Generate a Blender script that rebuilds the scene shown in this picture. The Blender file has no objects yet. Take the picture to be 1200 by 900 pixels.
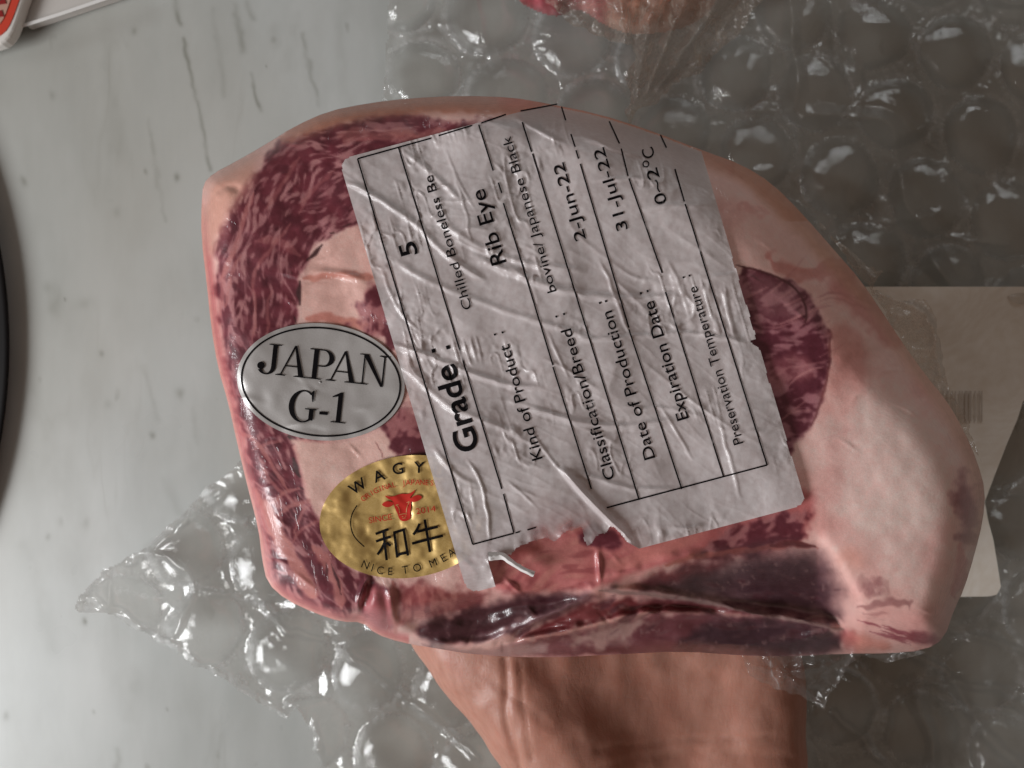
import bpy, bmesh, math, random
import numpy as np
from mathutils import Vector, Matrix
random.seed(4)
RNG = np.random.default_rng(11)
scene = bpy.context.scene
COL = scene.collection

# ------------------------------------------------------------------ camera, light, exposure
CAM_H = 0.30                      # camera height over the counter
HFOV = math.radians(65.0)
K = 2 * math.tan(HFOV / 2) / 1200.0
cam_d = bpy.data.cameras.new('camera')
cam_d.sensor_width = 36.0
cam_d.lens = 18.0 / math.tan(HFOV / 2)
cam_d.clip_start = 0.005
cam_d.clip_end = 20
cam_d.dof.use_dof = True
cam_d.dof.focus_distance = 0.187
cam_d.dof.aperture_fstop = 26.0
cam = bpy.data.objects.new('camera', cam_d)
cam.location = (0, 0, CAM_H)
COL.objects.link(cam)
scene.camera = cam

world = bpy.data.worlds.new('World')
scene.world = world
world.use_nodes = True
bgn = world.node_tree.nodes['Background']
bgn.inputs[0].default_value = (1.0, 0.74, 0.57, 1)
bgn.inputs[1].default_value = 0.115


def area_light(name, loc, target, sx, sy, power, color):
    d = bpy.data.lights.new(name, 'AREA')
    d.shape = 'RECTANGLE'
    d.size, d.size_y = sx, sy
    d.energy = power
    d.color = color
    o = bpy.data.objects.new(name, d)
    o.location = loc
    o.rotation_euler = (Vector(target) - Vector(loc)).to_track_quat('-Z', 'Y').to_euler()
    COL.objects.link(o)
    return o


key = area_light('window_light', (-0.76, -0.36, 0.50), (-0.05, -0.02, 0.03), 0.40, 0.40, 4.65, (0.97, 0.985, 1.0))
key.data.spread = math.radians(130)
area_light('far_window_light', (0.35, 1.25, 0.66), (0.05, 0.05, 0.0), 0.85, 0.13, 2.5, (0.90, 0.96, 1.0))

scene.view_settings.view_transform = 'Standard'
scene.view_settings.look = 'None'
scene.view_settings.exposure = 0.0
scene.view_settings.gamma = 1.0
scene.render.engine = 'CYCLES'
scene.cycles.use_denoising = True
scene.cycles.transparent_max_bounces = 24
scene.cycles.max_bounces = 10


# ------------------------------------------------------------------ helpers
def W(px, py, z):
    """point seen at photo pixel (px, py) that lies at height z over the counter"""
    px = np.asarray(px, float); py = np.asarray(py, float); z = np.asarray(z, float)
    s = (CAM_H - z) * K
    return np.stack(np.broadcast_arrays((px - 600) * s, -(py - 450) * s, z), -1)


_TAB = [np.random.default_rng(100 + i).random((256, 256)) * 2 - 1 for i in range(8)]


def vnoise(x, y, seed=0):
    t = _TAB[seed % 8]
    x = np.asarray(x, float) + 37.3 * (seed // 8) + 91.0
    y = np.asarray(y, float) + 17.9 * seed + 53.0
    xi = np.floor(x).astype(int); yi = np.floor(y).astype(int)
    fx = x - xi; fy = y - yi
    fx = fx * fx * fx * (fx * (fx * 6 - 15) + 10); fy = fy * fy * fy * (fy * (fy * 6 - 15) + 10)
    a = t[xi & 255, yi & 255]; b = t[(xi + 1) & 255, yi & 255]
    c = t[xi & 255, (yi + 1) & 255]; d = t[(xi + 1) & 255, (yi + 1) & 255]
    return (a * (1 - fx) + b * fx) * (1 - fy) + (c * (1 - fx) + d * fx) * fy


def fbm(x, y, scale, octv=3, seed=0):
    s = 0; a = 1; tot = 0
    for o in range(octv):
        s = s + a * vnoise(np.asarray(x) / scale * 2 ** o, np.asarray(y) / scale * 2 ** o, seed + o * 3)
        tot += a; a *= .5
    return s / tot * 1.6


def sst(a, b, x):
    t = np.clip((x - a) / (b - a), 0, 1)
    return t * t * (3 - 2 * t)


def pdist(x, y, pts, closed=False, cut=1e9):
    """distance to a polyline, and the running parameter 0..1 along it"""
    pts = np.asarray(pts, float)
    if closed:
        pts = np.vstack([pts, pts[:1]])
    best = np.full(np.shape(x), 1e9)
    for (ax, ay), (bx, by) in zip(pts[:-1], pts[1:]):
        dx, dy = bx - ax, by - ay
        L = dx * dx + dy * dy + 1e-12
        t = np.clip(((x - ax) * dx + (y - ay) * dy) / L, 0, 1)
        d = (x - ax - t * dx) ** 2 + (y - ay - t * dy) ** 2
        best = np.minimum(best, d)
    return np.sqrt(best)


def inside(x, y, pts):
    pts = np.asarray(pts, float)
    r = np.zeros(np.shape(x), bool)
    n = len(pts)
    for i in range(n):
        ax, ay = pts[i]; bx, by = pts[(i + 1) % n]
        if ay == by:
            continue
        c = ((ay > y) != (by > y)) & (x < (bx - ax) * (y - ay) / (by - ay) + ax)
        r ^= c
    return r


def sdist(x, y, pts):
    """positive inside"""
    d = pdist(x, y, pts, True)
    return np.where(inside(x, y, pts), d, -d)


def chaikin(pts, n=2, closed=True):
    p = np.asarray(pts, float)
    for _ in range(n):
        if closed:
            q = np.roll(p, -1, 0)
            p = np.stack([.75 * p + .25 * q, .25 * p + .75 * q], 1).reshape(-1, 2)
        else:
            q = np.stack([.75 * p[:-1] + .25 * p[1:], .25 * p[:-1] + .75 * p[1:]], 1).reshape(-1, 2)
            p = np.vstack([p[:1], q, p[-1:]])
    return p


def make_obj(name, verts, faces, mat=None, parent=None, smooth=True, cols=None, attrs=None):
    """faces: (n,4)/(n,3) array or list of tuples -> one linked mesh object"""
    me = bpy.data.meshes.new(name)
    verts = np.asarray(verts, np.float32)
    if isinstance(faces, np.ndarray):
        n, k = faces.shape
        me.vertices.add(len(verts)); me.vertices.foreach_set('co', verts.ravel())
        me.loops.add(n * k); me.loops.foreach_set('vertex_index', faces.astype(np.int32).ravel())
        me.polygons.add(n)
        me.polygons.foreach_set('loop_start', np.arange(0, n * k, k, dtype=np.int32))
        me.update(calc_edges=True)
    else:
        me.from_pydata([tuple(map(float, v)) for v in verts], [], [tuple(map(int, f)) for f in faces])
        me.update()
    if smooth:
        me.polygons.foreach_set('use_smooth', np.ones(len(me.polygons), bool))
    if cols is not None:
        a = me.color_attributes.new('tint', 'FLOAT_COLOR', 'POINT')
        c = np.ones((len(verts), 4), np.float32); c[:, :3] = cols
        a.data.foreach_set('color', c.ravel())
    for k2, v in (attrs or {}).items():
        a = me.attributes.new(k2, 'FLOAT', 'POINT')
        a.data.foreach_set('value', np.asarray(v, np.float32))
    me.validate()
    if mat:
        me.materials.append(mat)
    o = bpy.data.objects.new(name, me)
    COL.objects.link(o)
    if parent:
        o.parent = parent
    return o


def empty(name, loc):
    o = bpy.data.objects.new(name, None)
    o.empty_display_size = .02
    o.location = loc
    COL.objects.link(o)
    return o


def adopt(o, root):
    """parent o to root keeping its vertices where they are"""
    o.parent = root
    o.matrix_parent_inverse = Matrix.Translation(root.location).inverted()


def tag(o, label=None, cat=None, group=None, kind=None):
    for k2, v in (('label', label), ('category', cat), ('group', group), ('kind', kind)):
        if v:
            o[k2] = v


def grid_faces(keep):
    """quads of a vertex grid (rows, cols); keep: bool per cell"""
    h, w = keep.shape
    idx = np.arange((h + 1) * (w + 1)).reshape(h + 1, w + 1)
    f = np.stack([idx[:-1, :-1], idx[1:, :-1], idx[1:, 1:], idx[:-1, 1:]], -1)
    return f[keep]


def compact(verts, faces, *extra):
    used = np.zeros(len(verts), bool); used[faces.ravel()] = True
    remap = np.cumsum(used) - 1
    return (verts[used], remap[faces]) + tuple(None if e is None else e[used] for e in extra)


def lin(rgb):
    c = np.asarray(rgb, float) / 255.0
    return np.where(c <= .04045, c / 12.92, ((c + .055) / 1.055) ** 2.4)


# ------------------------------------------------------------------ materials
class NT:
    def __init__(self, name):
        self.m = bpy.data.materials.new(name)
        self.m.use_nodes = True
        self.t = self.m.node_tree
        self.t.nodes.clear()
        self.out = self.t.nodes.new('ShaderNodeOutputMaterial')

    def n(self, kind, **kw):
        nd = self.t.nodes.new(kind)
        for k2, v in kw.items():
            if isinstance(k2, str) and hasattr(nd, k2) and k2 not in ('inputs',):
                setattr(nd, k2, v)
            else:
                nd.inputs[k2].default_value = v
        return nd

    def l(self, a, b):
        self.t.links.new(a, b)

    def sock(self, nd, **kw):
        for k2, v in kw.items():
            nd.inputs[k2.replace('_', ' ')].default_value = v
        return nd

    def principled(self, **kw):
        p = self.t.nodes.new('ShaderNodeBsdfPrincipled')
        for k2, v in kw.items():
            p.inputs[k2.replace('_', ' ')].default_value = v
        self.l(p.outputs[0], self.out.inputs[0])
        return p

    def noise(self, scale, detail=3, rough=.5, vec=None, dist=0):
        nd = self.t.nodes.new('ShaderNodeTexNoise')
        nd.inputs['Scale'].default_value = scale
        nd.inputs['Detail'].default_value = detail
        nd.inputs['Roughness'].default_value = rough
        nd.inputs['Distortion'].default_value = dist
        if vec is not None:
            self.l(vec, nd.inputs['Vector'])
        return nd

    def coord(self, rot=(0, 0, 0), scale=(1, 1, 1)):
        tc = self.t.nodes.new('ShaderNodeTexCoord')
        mp = self.t.nodes.new('ShaderNodeMapping')
        mp.inputs['Rotation'].default_value = rot
        mp.inputs['Scale'].default_value = scale
        self.l(tc.outputs['Object'], mp.inputs['Vector'])
        return mp.outputs[0]

    def ramp(self, fac, stops):
        r = self.t.nodes.new('ShaderNodeValToRGB')
        while len(r.color_ramp.elements) < len(stops):
            r.color_ramp.elements.new(.5)
        for e, (p, c) in zip(r.color_ramp.elements, stops):
            e.position = p
            e.color = (c, c, c, 1) if not hasattr(c, '__len__') else (*c, 1)
        self.l(fac, r.inputs[0])
        return r.outputs[0]

    def mixc(self, fac, a, b, blend='MIX'):
        m = self.t.nodes.new('ShaderNodeMix')
        m.data_type = 'RGBA'; m.blend_type = blend
        for s, v in ((m.inputs[0], fac), (m.inputs[6], a), (m.inputs[7], b)):
            if hasattr(v, 'links') or hasattr(v, 'is_linked'):
                self.l(v, s)
            elif hasattr(v, '__len__'):
                s.default_value = (*v, 1)
            else:
                s.default_value = v
        return m.outputs[2]

    def math(self, op, a, b=0.0):
        m = self.t.nodes.new('ShaderNodeMath'); m.operation = op
        for s, v in ((m.inputs[0], a), (m.inputs[1], b)):
            if hasattr(v, 'is_linked'):
                self.l(v, s)
            else:
                s.default_value = v
        return m.outputs[0]

    def bump(self, h, strength, dist):
        b = self.t.nodes.new('ShaderNodeBump')
        b.inputs['Strength'].default_value = strength
        b.inputs['Distance'].default_value = dist
        self.l(h, b.inputs['Height'])
        return b.outputs[0]


def simple(name, col, rough=.5, **kw):
    t = NT(name)
    t.principled(Base_Color=(*col, 1), Roughness=rough, **kw)
    return t.m


def mat_marble():
    t = NT('marble')
    p = t.principled(Roughness=.3)
    rz = math.radians(-11)
    base = t.noise(15, 5, .58, t.coord((0, 0, rz), (1, .30, 1)))
    c = t.ramp(base.outputs[0], [(.25, (.345, .365, .35)), (.5, (.465, .485, .47)), (.75, (.565, .58, .565))])
    mid = t.noise(45, 4, .6, t.coord((0, 0, rz), (1, .45, 1)))
    c = t.mixc(t.ramp(mid.outputs[0], [(.45, 0.0), (.75, .35)]), c, (.33, .335, .31))
    big = t.noise(6, 3, .5, t.coord((0, 0, rz), (1, .5, 1)))
    c = t.mixc(t.ramp(big.outputs[0], [(.48, 0.0), (.75, .5)]), c, (.43, .395, .335))
    v1 = t.noise(38, 3, .55, t.coord((0, 0, rz), (1, .2, 1)), .4)
    f1 = t.ramp(t.math('ABSOLUTE', t.math('SUBTRACT', v1.outputs[0], .5)), [(.0, 1.0), (.012, .5), (.03, 0.0)])
    g1 = t.ramp(t.noise(30, 2, .5, t.coord((.3, 0, rz), (1, .45, 1))).outputs[0], [(.52, 0.0), (.68, .16)])
    c = t.mixc(t.math('MULTIPLY', f1, g1), c, (.22, .21, .17))
    va = t.n('ShaderNodeAttribute'); va.attribute_name = 'vein'
    c = t.mixc(va.outputs['Fac'], c, (.15, .15, .115))
    sp = t.noise(95, 2, .5, t.coord((0, 0, rz), (1, .6, 1)))
    c = t.mixc(t.ramp(sp.outputs[0], [(.72, 0.0), (.80, .5)]), c, (.22, .22, .19))
    t.l(c, p.inputs['Base Color'])
    t.l(t.ramp(t.noise(60, 3).outputs[0], [(.3, .26), (.7, .40)]), p.inputs['Roughness'])
    return t.m


def mat_film(name, haze=.05, tint=(.97, .975, .97), rough=.07, gain=1.5, hcol=(.85, .86, .86), creases=0.0, weld=0.0, edge_dark=.3):
    """thin clear plastic: see-through, glossy by angle, slightly milky"""
    t = NT(name)
    tr = t.n('ShaderNodeBsdfTransparent'); tr.inputs[0].default_value = (*tint, 1)
    gl = t.n('ShaderNodeBsdfGlossy'); gl.inputs['Roughness'].default_value = rough
    df = t.n('ShaderNodeBsdfDiffuse'); df.inputs[0].default_value = (*hcol, 1)
    tl = t.n('ShaderNodeBsdfTranslucent'); tl.inputs[0].default_value = (*hcol, 1)
    bn = t.noise(420, 3, .6)
    b = t.bump(bn.outputs[0], .14, .0005)
    t.l(b, gl.inputs['Normal'])
    mk = t.n('ShaderNodeMixShader'); mk.inputs[0].default_value = .5
    t.l(df.outputs[0], mk.inputs[1]); t.l(tl.outputs[0], mk.inputs[2])
    hz = t.n('ShaderNodeMixShader')
    hn = t.noise(55, 4, .6)
    hf = t.ramp(hn.outputs[0], [(.35, haze * .35), (.62, haze), (.8, min(1, haze * 2.4))])
    if creases:
        cn = t.noise(38, 4, .62, t.coord((0, 0, .5), (1, .35, 1)), .6)
        cf = t.ramp(t.math('ABSOLUTE', t.math('SUBTRACT', cn.outputs[0], .5)), [(0, creases), (.012, creases * .3), (.03, 0.0)])
        hf = t.math('ADD', hf, cf)
    if weld:
        wa = t.n('ShaderNodeAttribute'); wa.attribute_name = 'weld'
        hf = t.math('ADD', hf, t.math('MULTIPLY', wa.outputs['Fac'], weld))
    t.l(hf, hz.inputs[0])
    t.l(tr.outputs[0], hz.inputs[1]); t.l(mk.outputs[0], hz.inputs[2])
    lw = t.n('ShaderNodeLayerWeight'); lw.inputs[0].default_value = .35
    tc_ = t.mixc(t.math('MULTIPLY', lw.outputs['Facing'], edge_dark), tint, tuple(.45 * q for q in tint))
    t.l(tc_, tr.inputs[0])
    fr = t.n('ShaderNodeFresnel'); fr.inputs[0].default_value = 1.5
    t.l(b, fr.inputs['Normal'])
    fg = t.math('MINIMUM', t.math('MULTIPLY', fr.outputs[0], gain), .30)
    mx = t.n('ShaderNodeMixShader')
    t.l(fg, mx.inputs[0]); t.l(hz.outputs[0], mx.inputs[1]); t.l(gl.outputs[0], mx.inputs[2])
    t.l(mx.outputs[0], t.out.inputs[0])
    return t.m


def mat_meat(name='vacuum_packed_meat', sss=.05):
    t = NT(name)
    p = t.principled(Roughness=.42, Subsurface_Weight=sss, Subsurface_Scale=.0012,
                     Coat_Weight=.6, Coat_Roughness=.10, Coat_IOR=1.5)
    p.inputs['Subsurface Radius'].default_value = (1.0, .45, .35)
    a = t.n('ShaderNodeAttribute'); a.attribute_name = 'tint'
    fine = t.noise(900, 3, .6)
    f = t.ramp(fine.outputs[0], [(.3, .86), (.7, 1.12)])
    c = t.mixc(1.0, a.outputs[0], f, 'MULTIPLY')
    t.l(c, p.inputs['Base Color'])
    b = t.bump(t.noise(200, 3, .5).outputs[0], .08, .0008)
    t.l(b, p.inputs['Normal'])
    cr = t.noise(75, 4, .65, t.coord((0, 0, .3), (1, .4, 1)), .8)
    h = t.ramp(t.math('ABSOLUTE', t.math('SUBTRACT', cr.outputs[0], .5)), [(0, 1.0), (.012, .35), (.03, 0.0)])
    cb = t.bump(t.math('ADD', t.math('MULTIPLY', h, .5), t.math('MULTIPLY', t.noise(110, 3).outputs[0], 1.0)), .30, .0007)
    t.l(cb, p.inputs['Coat Normal'])
    return t.m


def mat_label():
    t = NT('label_film')
    p = t.principled(Base_Color=(.70, .665, .675, 1), Roughness=.34, Coat_Weight=.5, Coat_Roughness=.14)
    n1 = t.noise(500, 3, .6)
    b = t.bump(n1.outputs[0], .16, .0005)
    t.l(b, p.inputs['Normal']); t.l(b, p.inputs['Coat Normal'])
    mot = t.noise(70, 4, .6)
    c = t.ramp(mot.outputs[0], [(.3, (.60, .525, .52)), (.7, (.70, .645, .645))])
    t.l(c, p.inputs['Base Color'])
    tr = t.n('ShaderNodeBsdfTransparent'); tr.inputs[0].default_value = (.95, .93, .93, 1)
    a = t.n('ShaderNodeAttribute'); a.attribute_name = 'clear'
    mx = t.n('ShaderNodeMixShader')
    t.l(a.outputs['Fac'], mx.inputs[0])
    t.l(p.outputs[0], mx.inputs[1]); t.l(tr.outputs[0], mx.inputs[2])
    t.l(mx.outputs[0], t.out.inputs[0])
    return t.m


def mat_ink(name, col, wear=.0, rough=.45):
    t = NT(name)
    p = t.principled(Base_Color=(*col, 1), Roughness=.6, Specular_IOR_Level=.06)
    if wear:
        n1 = t.noise(330, 3, .6, t.coord((0, 0, .3), (1, .4, 1)))
        f = t.ramp(n1.outputs[0], [(.26, wear), (.36, 0.0)])
        tr = t.n('ShaderNodeBsdfTransparent')
        mx = t.n('ShaderNodeMixShader')
        t.l(f, mx.inputs[0]); t.l(p.outputs[0], mx.inputs[1]); t.l(tr.outputs[0], mx.inputs[2])
        t.l(mx.outputs[0], t.out.inputs[0])
    return t.m


def mat_silver():
    t = NT('silver_sticker_film')
    p = t.principled(Base_Color=(.50, .485, .475, 1), Roughness=.38, Metallic=.25, Coat_Weight=.6, Coat_Roughness=.12)
    n1 = t.noise(140, 4, .6)
    c = t.ramp(n1.outputs[0], [(.3, (.44, .415, .40)), (.7, (.52, .50, .49))])
    sc = t.noise(700, 2, .5)
    f = t.ramp(sc.outputs[0], [(.74, 0.0), (.80, .8)])
    c = t.mixc(f, c, (.8, .72, .62))
    t.l(c, p.inputs['Base Color'])
    b = t.bump(t.noise(120, 3, .5).outputs[0], .08, .0008)
    t.l(b, p.inputs['Normal'])
    return t.m


def mat_gold():
    t = NT('gold_sticker_foil')
    p = t.principled(Base_Color=(.60, .38, .10, 1), Roughness=.40, Metallic=.35, Coat_Weight=.35, Coat_Roughness=.15)
    n1 = t.noise(90, 4, .6)
    c = t.ramp(n1.outputs[0], [(.3, (.60, .39, .12)), (.7, (.74, .51, .20))])
    t.l(c, p.inputs['Base Color'])
    cr = t.noise(85, 4, .62, t.coord((0, 0, .2), (.7, 1, 1)), .5)
    b = t.bump(cr.outputs[0], .13, .002)
    t.l(b, p.inputs['Normal']); t.l(b, p.inputs['Coat Normal'])
    return t.m


def mat_skin():
    t = NT('skin')
    p = t.principled(Roughness=.45, Subsurface_Weight=.22, Subsurface_Scale=.004, Specular_IOR_Level=.4)
    p.inputs['Subsurface Radius'].default_value = (1.0, .35, .2)
    n1 = t.noise(45, 4, .6)
    c = t.ramp(n1.outputs[0], [(.3, (.40, .182, .13)), (.55, (.455, .222, .165)), (.75, (.50, .25, .19))])
    red = t.noise(22, 3, .5)
    c = t.mixc(t.ramp(red.outputs[0], [(.5, 0.0), (.75, .5)]), c, (.46, .18, .125))
    v1 = t.noise(260, 4, .6, t.coord((0, 0, .12), (1, .32, 1)), .4)
    v2 = t.noise(230, 4, .6, t.coord((0, 0, .1), (.18, 1, 1)), .4)
    a1 = t.ramp(t.math('ABSOLUTE', t.math('SUBTRACT', v1.outputs[0], .5)), [(0, 0.0), (.05, 1.0)])
    a2 = t.ramp(t.math('ABSOLUTE', t.math('SUBTRACT', v2.outputs[0], .5)), [(0, 0.0), (.05, 1.0)])
    vo = t.n('ShaderNodeTexVoronoi'); vo.inputs['Scale'].default_value = 1100
    t.l(t.coord((0, 0, .4), (1, .6, 1)), vo.inputs['Vector'])
    h = t.math('ADD', t.math('ADD', a1, t.math('MULTIPLY', a2, .7)), t.math('MULTIPLY', vo.outputs[0], .5))
    c = t.mixc(t.math('MULTIPLY', t.math('SUBTRACT', 1.0, a1), .05), c, (.33, .12, .08))
    t.l(c, p.inputs['Base Color'])
    t.l(t.bump(h, .085, .0004), p.inputs['Normal'])
    return t.m


M_marble = mat_marble()
M_wrap = mat_film('bubble_wrap_plastic', haze=.075, rough=.04, gain=2.3, weld=.36, edge_dark=.36, tint=(.972, .958, .94))
M_film = mat_film('vacuum_bag_plastic', haze=.10, rough=.10, gain=1.6, creases=.35)
M_bag = mat_film('cloudy_bag_plastic', haze=.38, rough=.12, gain=1.6, tint=(.95, .92, .89), hcol=(.75, .66, .58), creases=.4)
M_meat = mat_meat()
M_label = mat_label()
M_ink = mat_ink('black_print', (.006, .005, .006), .75)
M_inkc = mat_ink('black_sticker_print', (.006, .005, .006))
M_red = mat_ink('red_print', (.55, .035, .025))
M_silver = mat_silver()
M_gold = mat_gold()
M_skin = mat_skin()

# ------------------------------------------------------------------ the counter
VEINS = [([(206, -10), (208, 12), (212, 30)], 2.2, .6), ([(214, 46), (222, 80), (232, 120), (240, 160), (246, 200)], 1.6, .65), ([(228, 100), (236, 140)], 2.4, .35), ([(277, 5), (280, 25), (284, 60)], 3.0, .5),
         ([(294, 88), (300, 108), (308, 132)], 1.8, .6), ([(354, 40), (362, 75), (370, 105), (374, 125)], 1.8, .35), ([(320, 30), (322, 52)], 4, .25), ([(250, 10), (256, 60), (262, 110)], 2.5, .2), ([(176, 140), (184, 200), (194, 260)], 1.6, .25),
         ([(290, 0), (297, 20)], 2, .3), ([(60, 335), (66, 350), (63, 362)], 5, .35), ([(92, 355), (110, 358)], 5, .2), ([(168, 430), (178, 460), (184, 490)], 2.2, .2), ([(226, 480), (232, 520)], 2, .18), ([(258, 860), (256, 885)], 2, .3), ([(136, 880), (140, 905)], 3, .35),
         ([(150, 840), (160, 790)], 5, .16), ([(30, 640), (50, 700), (60, 760)], 6, .14), ([(120, 20), (130, 110), (140, 180)], 8, .16), ([(400, 0), (396, 60), (404, 120)], 6, .15), ([(345, 20), (338, 80)], 5, .15), ([(20, 420), (60, 520), (90, 600)], 9, .12), ([(190, 560), (210, 600)], 4, .14)]
SPOTS = [(205, 207, 3.5, .6), (172, 200, 2.2, .5), (28, 213, 3.5, .45), (60, 112, 4, .3), (118, 415, 3.2, .45), (178, 508, 3.2, .5), (210, 463, 5, .4), (98, 728, 3.2, .7), (100, 707, 3, .5), (57, 628, 3, .4), (71, 610, 4, .25), (102, 612, 5, .25), (158, 38, 3.5, .4), (7, 838, 4, .5), (110, 836, 2, .4),
         (126, 474, 5, .2), (76, 350, 1.5, .7), (138, 250, 5, .2), (320, 45, 4, .35), (312, 78, 1.2, .5), (196, 831, 1.6, .5)]


def build_counter():
    k0 = CAM_H * K
    xs = np.concatenate([[-1.1, -.6, -.35, -.22], (np.arange(-20, 480, 2.0) - 600) * k0, [-.02, .05, .15, .3, .6, 1.1]])
    ys = np.concatenate([[-1.1, -.6, -.3, -.18], -(np.arange(925, -25, -2.5) - 450) * k0, [.17, .3, .6, 1.1]])
    X, Y = np.meshgrid(xs, ys)
    px = X / k0 + 600; py = 450 - Y / k0
    v = np.zeros(X.shape)
    wx = px + 2.5 * vnoise(px / 22, py / 22, 1) + 1.2 * vnoise(px / 7, py / 7, 3); wy = py + 3 * vnoise(px / 22, py / 22, 2)
    for p, w, a in VEINS:
        d = pdist(wx, wy, chaikin(p, 2, False))
        v = np.maximum(v, .8 * a * np.exp(-(d / (w * 1.45)) ** 2) * (.55 + .6 * np.clip(vnoise(px / 9, py / 14, 5) + .5, 0, 1)))
    for x, y, w, a in SPOTS:
        v = np.maximum(v, a * np.exp(-(np.hypot(wx - x, (wy - y) * .75) / w) ** 2))
    ny, nx = X.shape
    top = np.stack([X, Y, X * 0], -1).reshape(-1, 3)
    f = grid_faces(np.ones((ny - 1, nx - 1), bool))[:, ::-1]
    idx = np.arange(ny * nx).reshape(ny, nx)
    loop = np.concatenate([idx[0, :-1], idx[:-1, -1], idx[-1, :0:-1], idx[:0:-1, 0]])
    low = top[loop].copy(); low[:, 2] = -.03
    n = len(loop); j = np.arange(n) + len(top)
    side = np.stack([loop, j, np.roll(j, -1), np.roll(loop, -1)], -1)
    V = np.concatenate([top, low])
    return make_obj('countertop', V, np.concatenate([f, side]), M_marble, smooth=False, attrs={'vein': np.concatenate([v.ravel(), np.zeros(n)])})


ct = build_counter()
tag(ct, 'grey white veined marble counter surface under everything', kind='structure')

# ------------------------------------------------------------------ bubble wrap
WRAP_EDGE = [(458, -70), (455, 0), (452, 60), (447, 115), (425, 220), (380, 360), (300, 520), (277, 542), (262, 556), (240, 572),
             (215, 600), (190, 622), (172, 640), (152, 650), (136, 654), (120, 668), (100, 690), (80, 710), (92, 718), (122, 719), (146, 730),
             (156, 738), (172, 744), (182, 752), (200, 761), (214, 768), (228, 782), (252, 790), (264, 796), (280, 812), (298, 823),
             (318, 834), (336, 843), (346, 832), (360, 850), (368, 868), (364, 878), (372, 893), (382, 930), (390, 990), (1350, 990), (1350, -70)]


WRAP_FOLDS = [([(1060, 720), (1100, 735), (1200, 762)], .0030, 5), ([(1030, 750), (1070, 768), (1130, 800)], .0038, 5), ([(1098, 788), (1125, 808), (1140, 840), (1160, 870), (1200, 900)], .0046, 7),
              ([(975, 838), (1005, 860), (1030, 890)], .0040, 6), ([(1092, 800), (1150, 803), (1200, 813)], .0036, 5), ([(1100, 830), (1160, 829), (1200, 838)], .0032, 5), ([(1130, 650), (1180, 642)], .0028, 5),
              ([(140, 652), (175, 645), (215, 660), (228, 690)], 0.0027, 4), ([(228, 690), (215, 720), (200, 750)], 0.0027, 3.5), ([(235, 690), (270, 700), (310, 705)], 0.0025, 4),
              ([(300, 690), (330, 740), (382, 752)], 0.0027, 4), ([(180, 640), (215, 612), (262, 580)], 0.0023, 3), ([(127, 660), (128, 705)], 0.0023, 3), ([(400, 760), (450, 800), (520, 850), (560, 890)], 0.0034, 4.5),
              ([(110, 700), (150, 722), (165, 735)], 0.0027, 3.5), ([(1040, 120), (1100, 170), (1110, 210)], .0012, 5), ([(930, 40), (985, 80), (1000, 130)], .0012, 5), ([(560, 0), (570, 60), (540, 110)], .001, 4),
              ([(990, 250), (1040, 262), (1100, 250)], .0014, 4), ([(1090, 270), (1140, 284), (1180, 284)], .0014, 4)]


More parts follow.
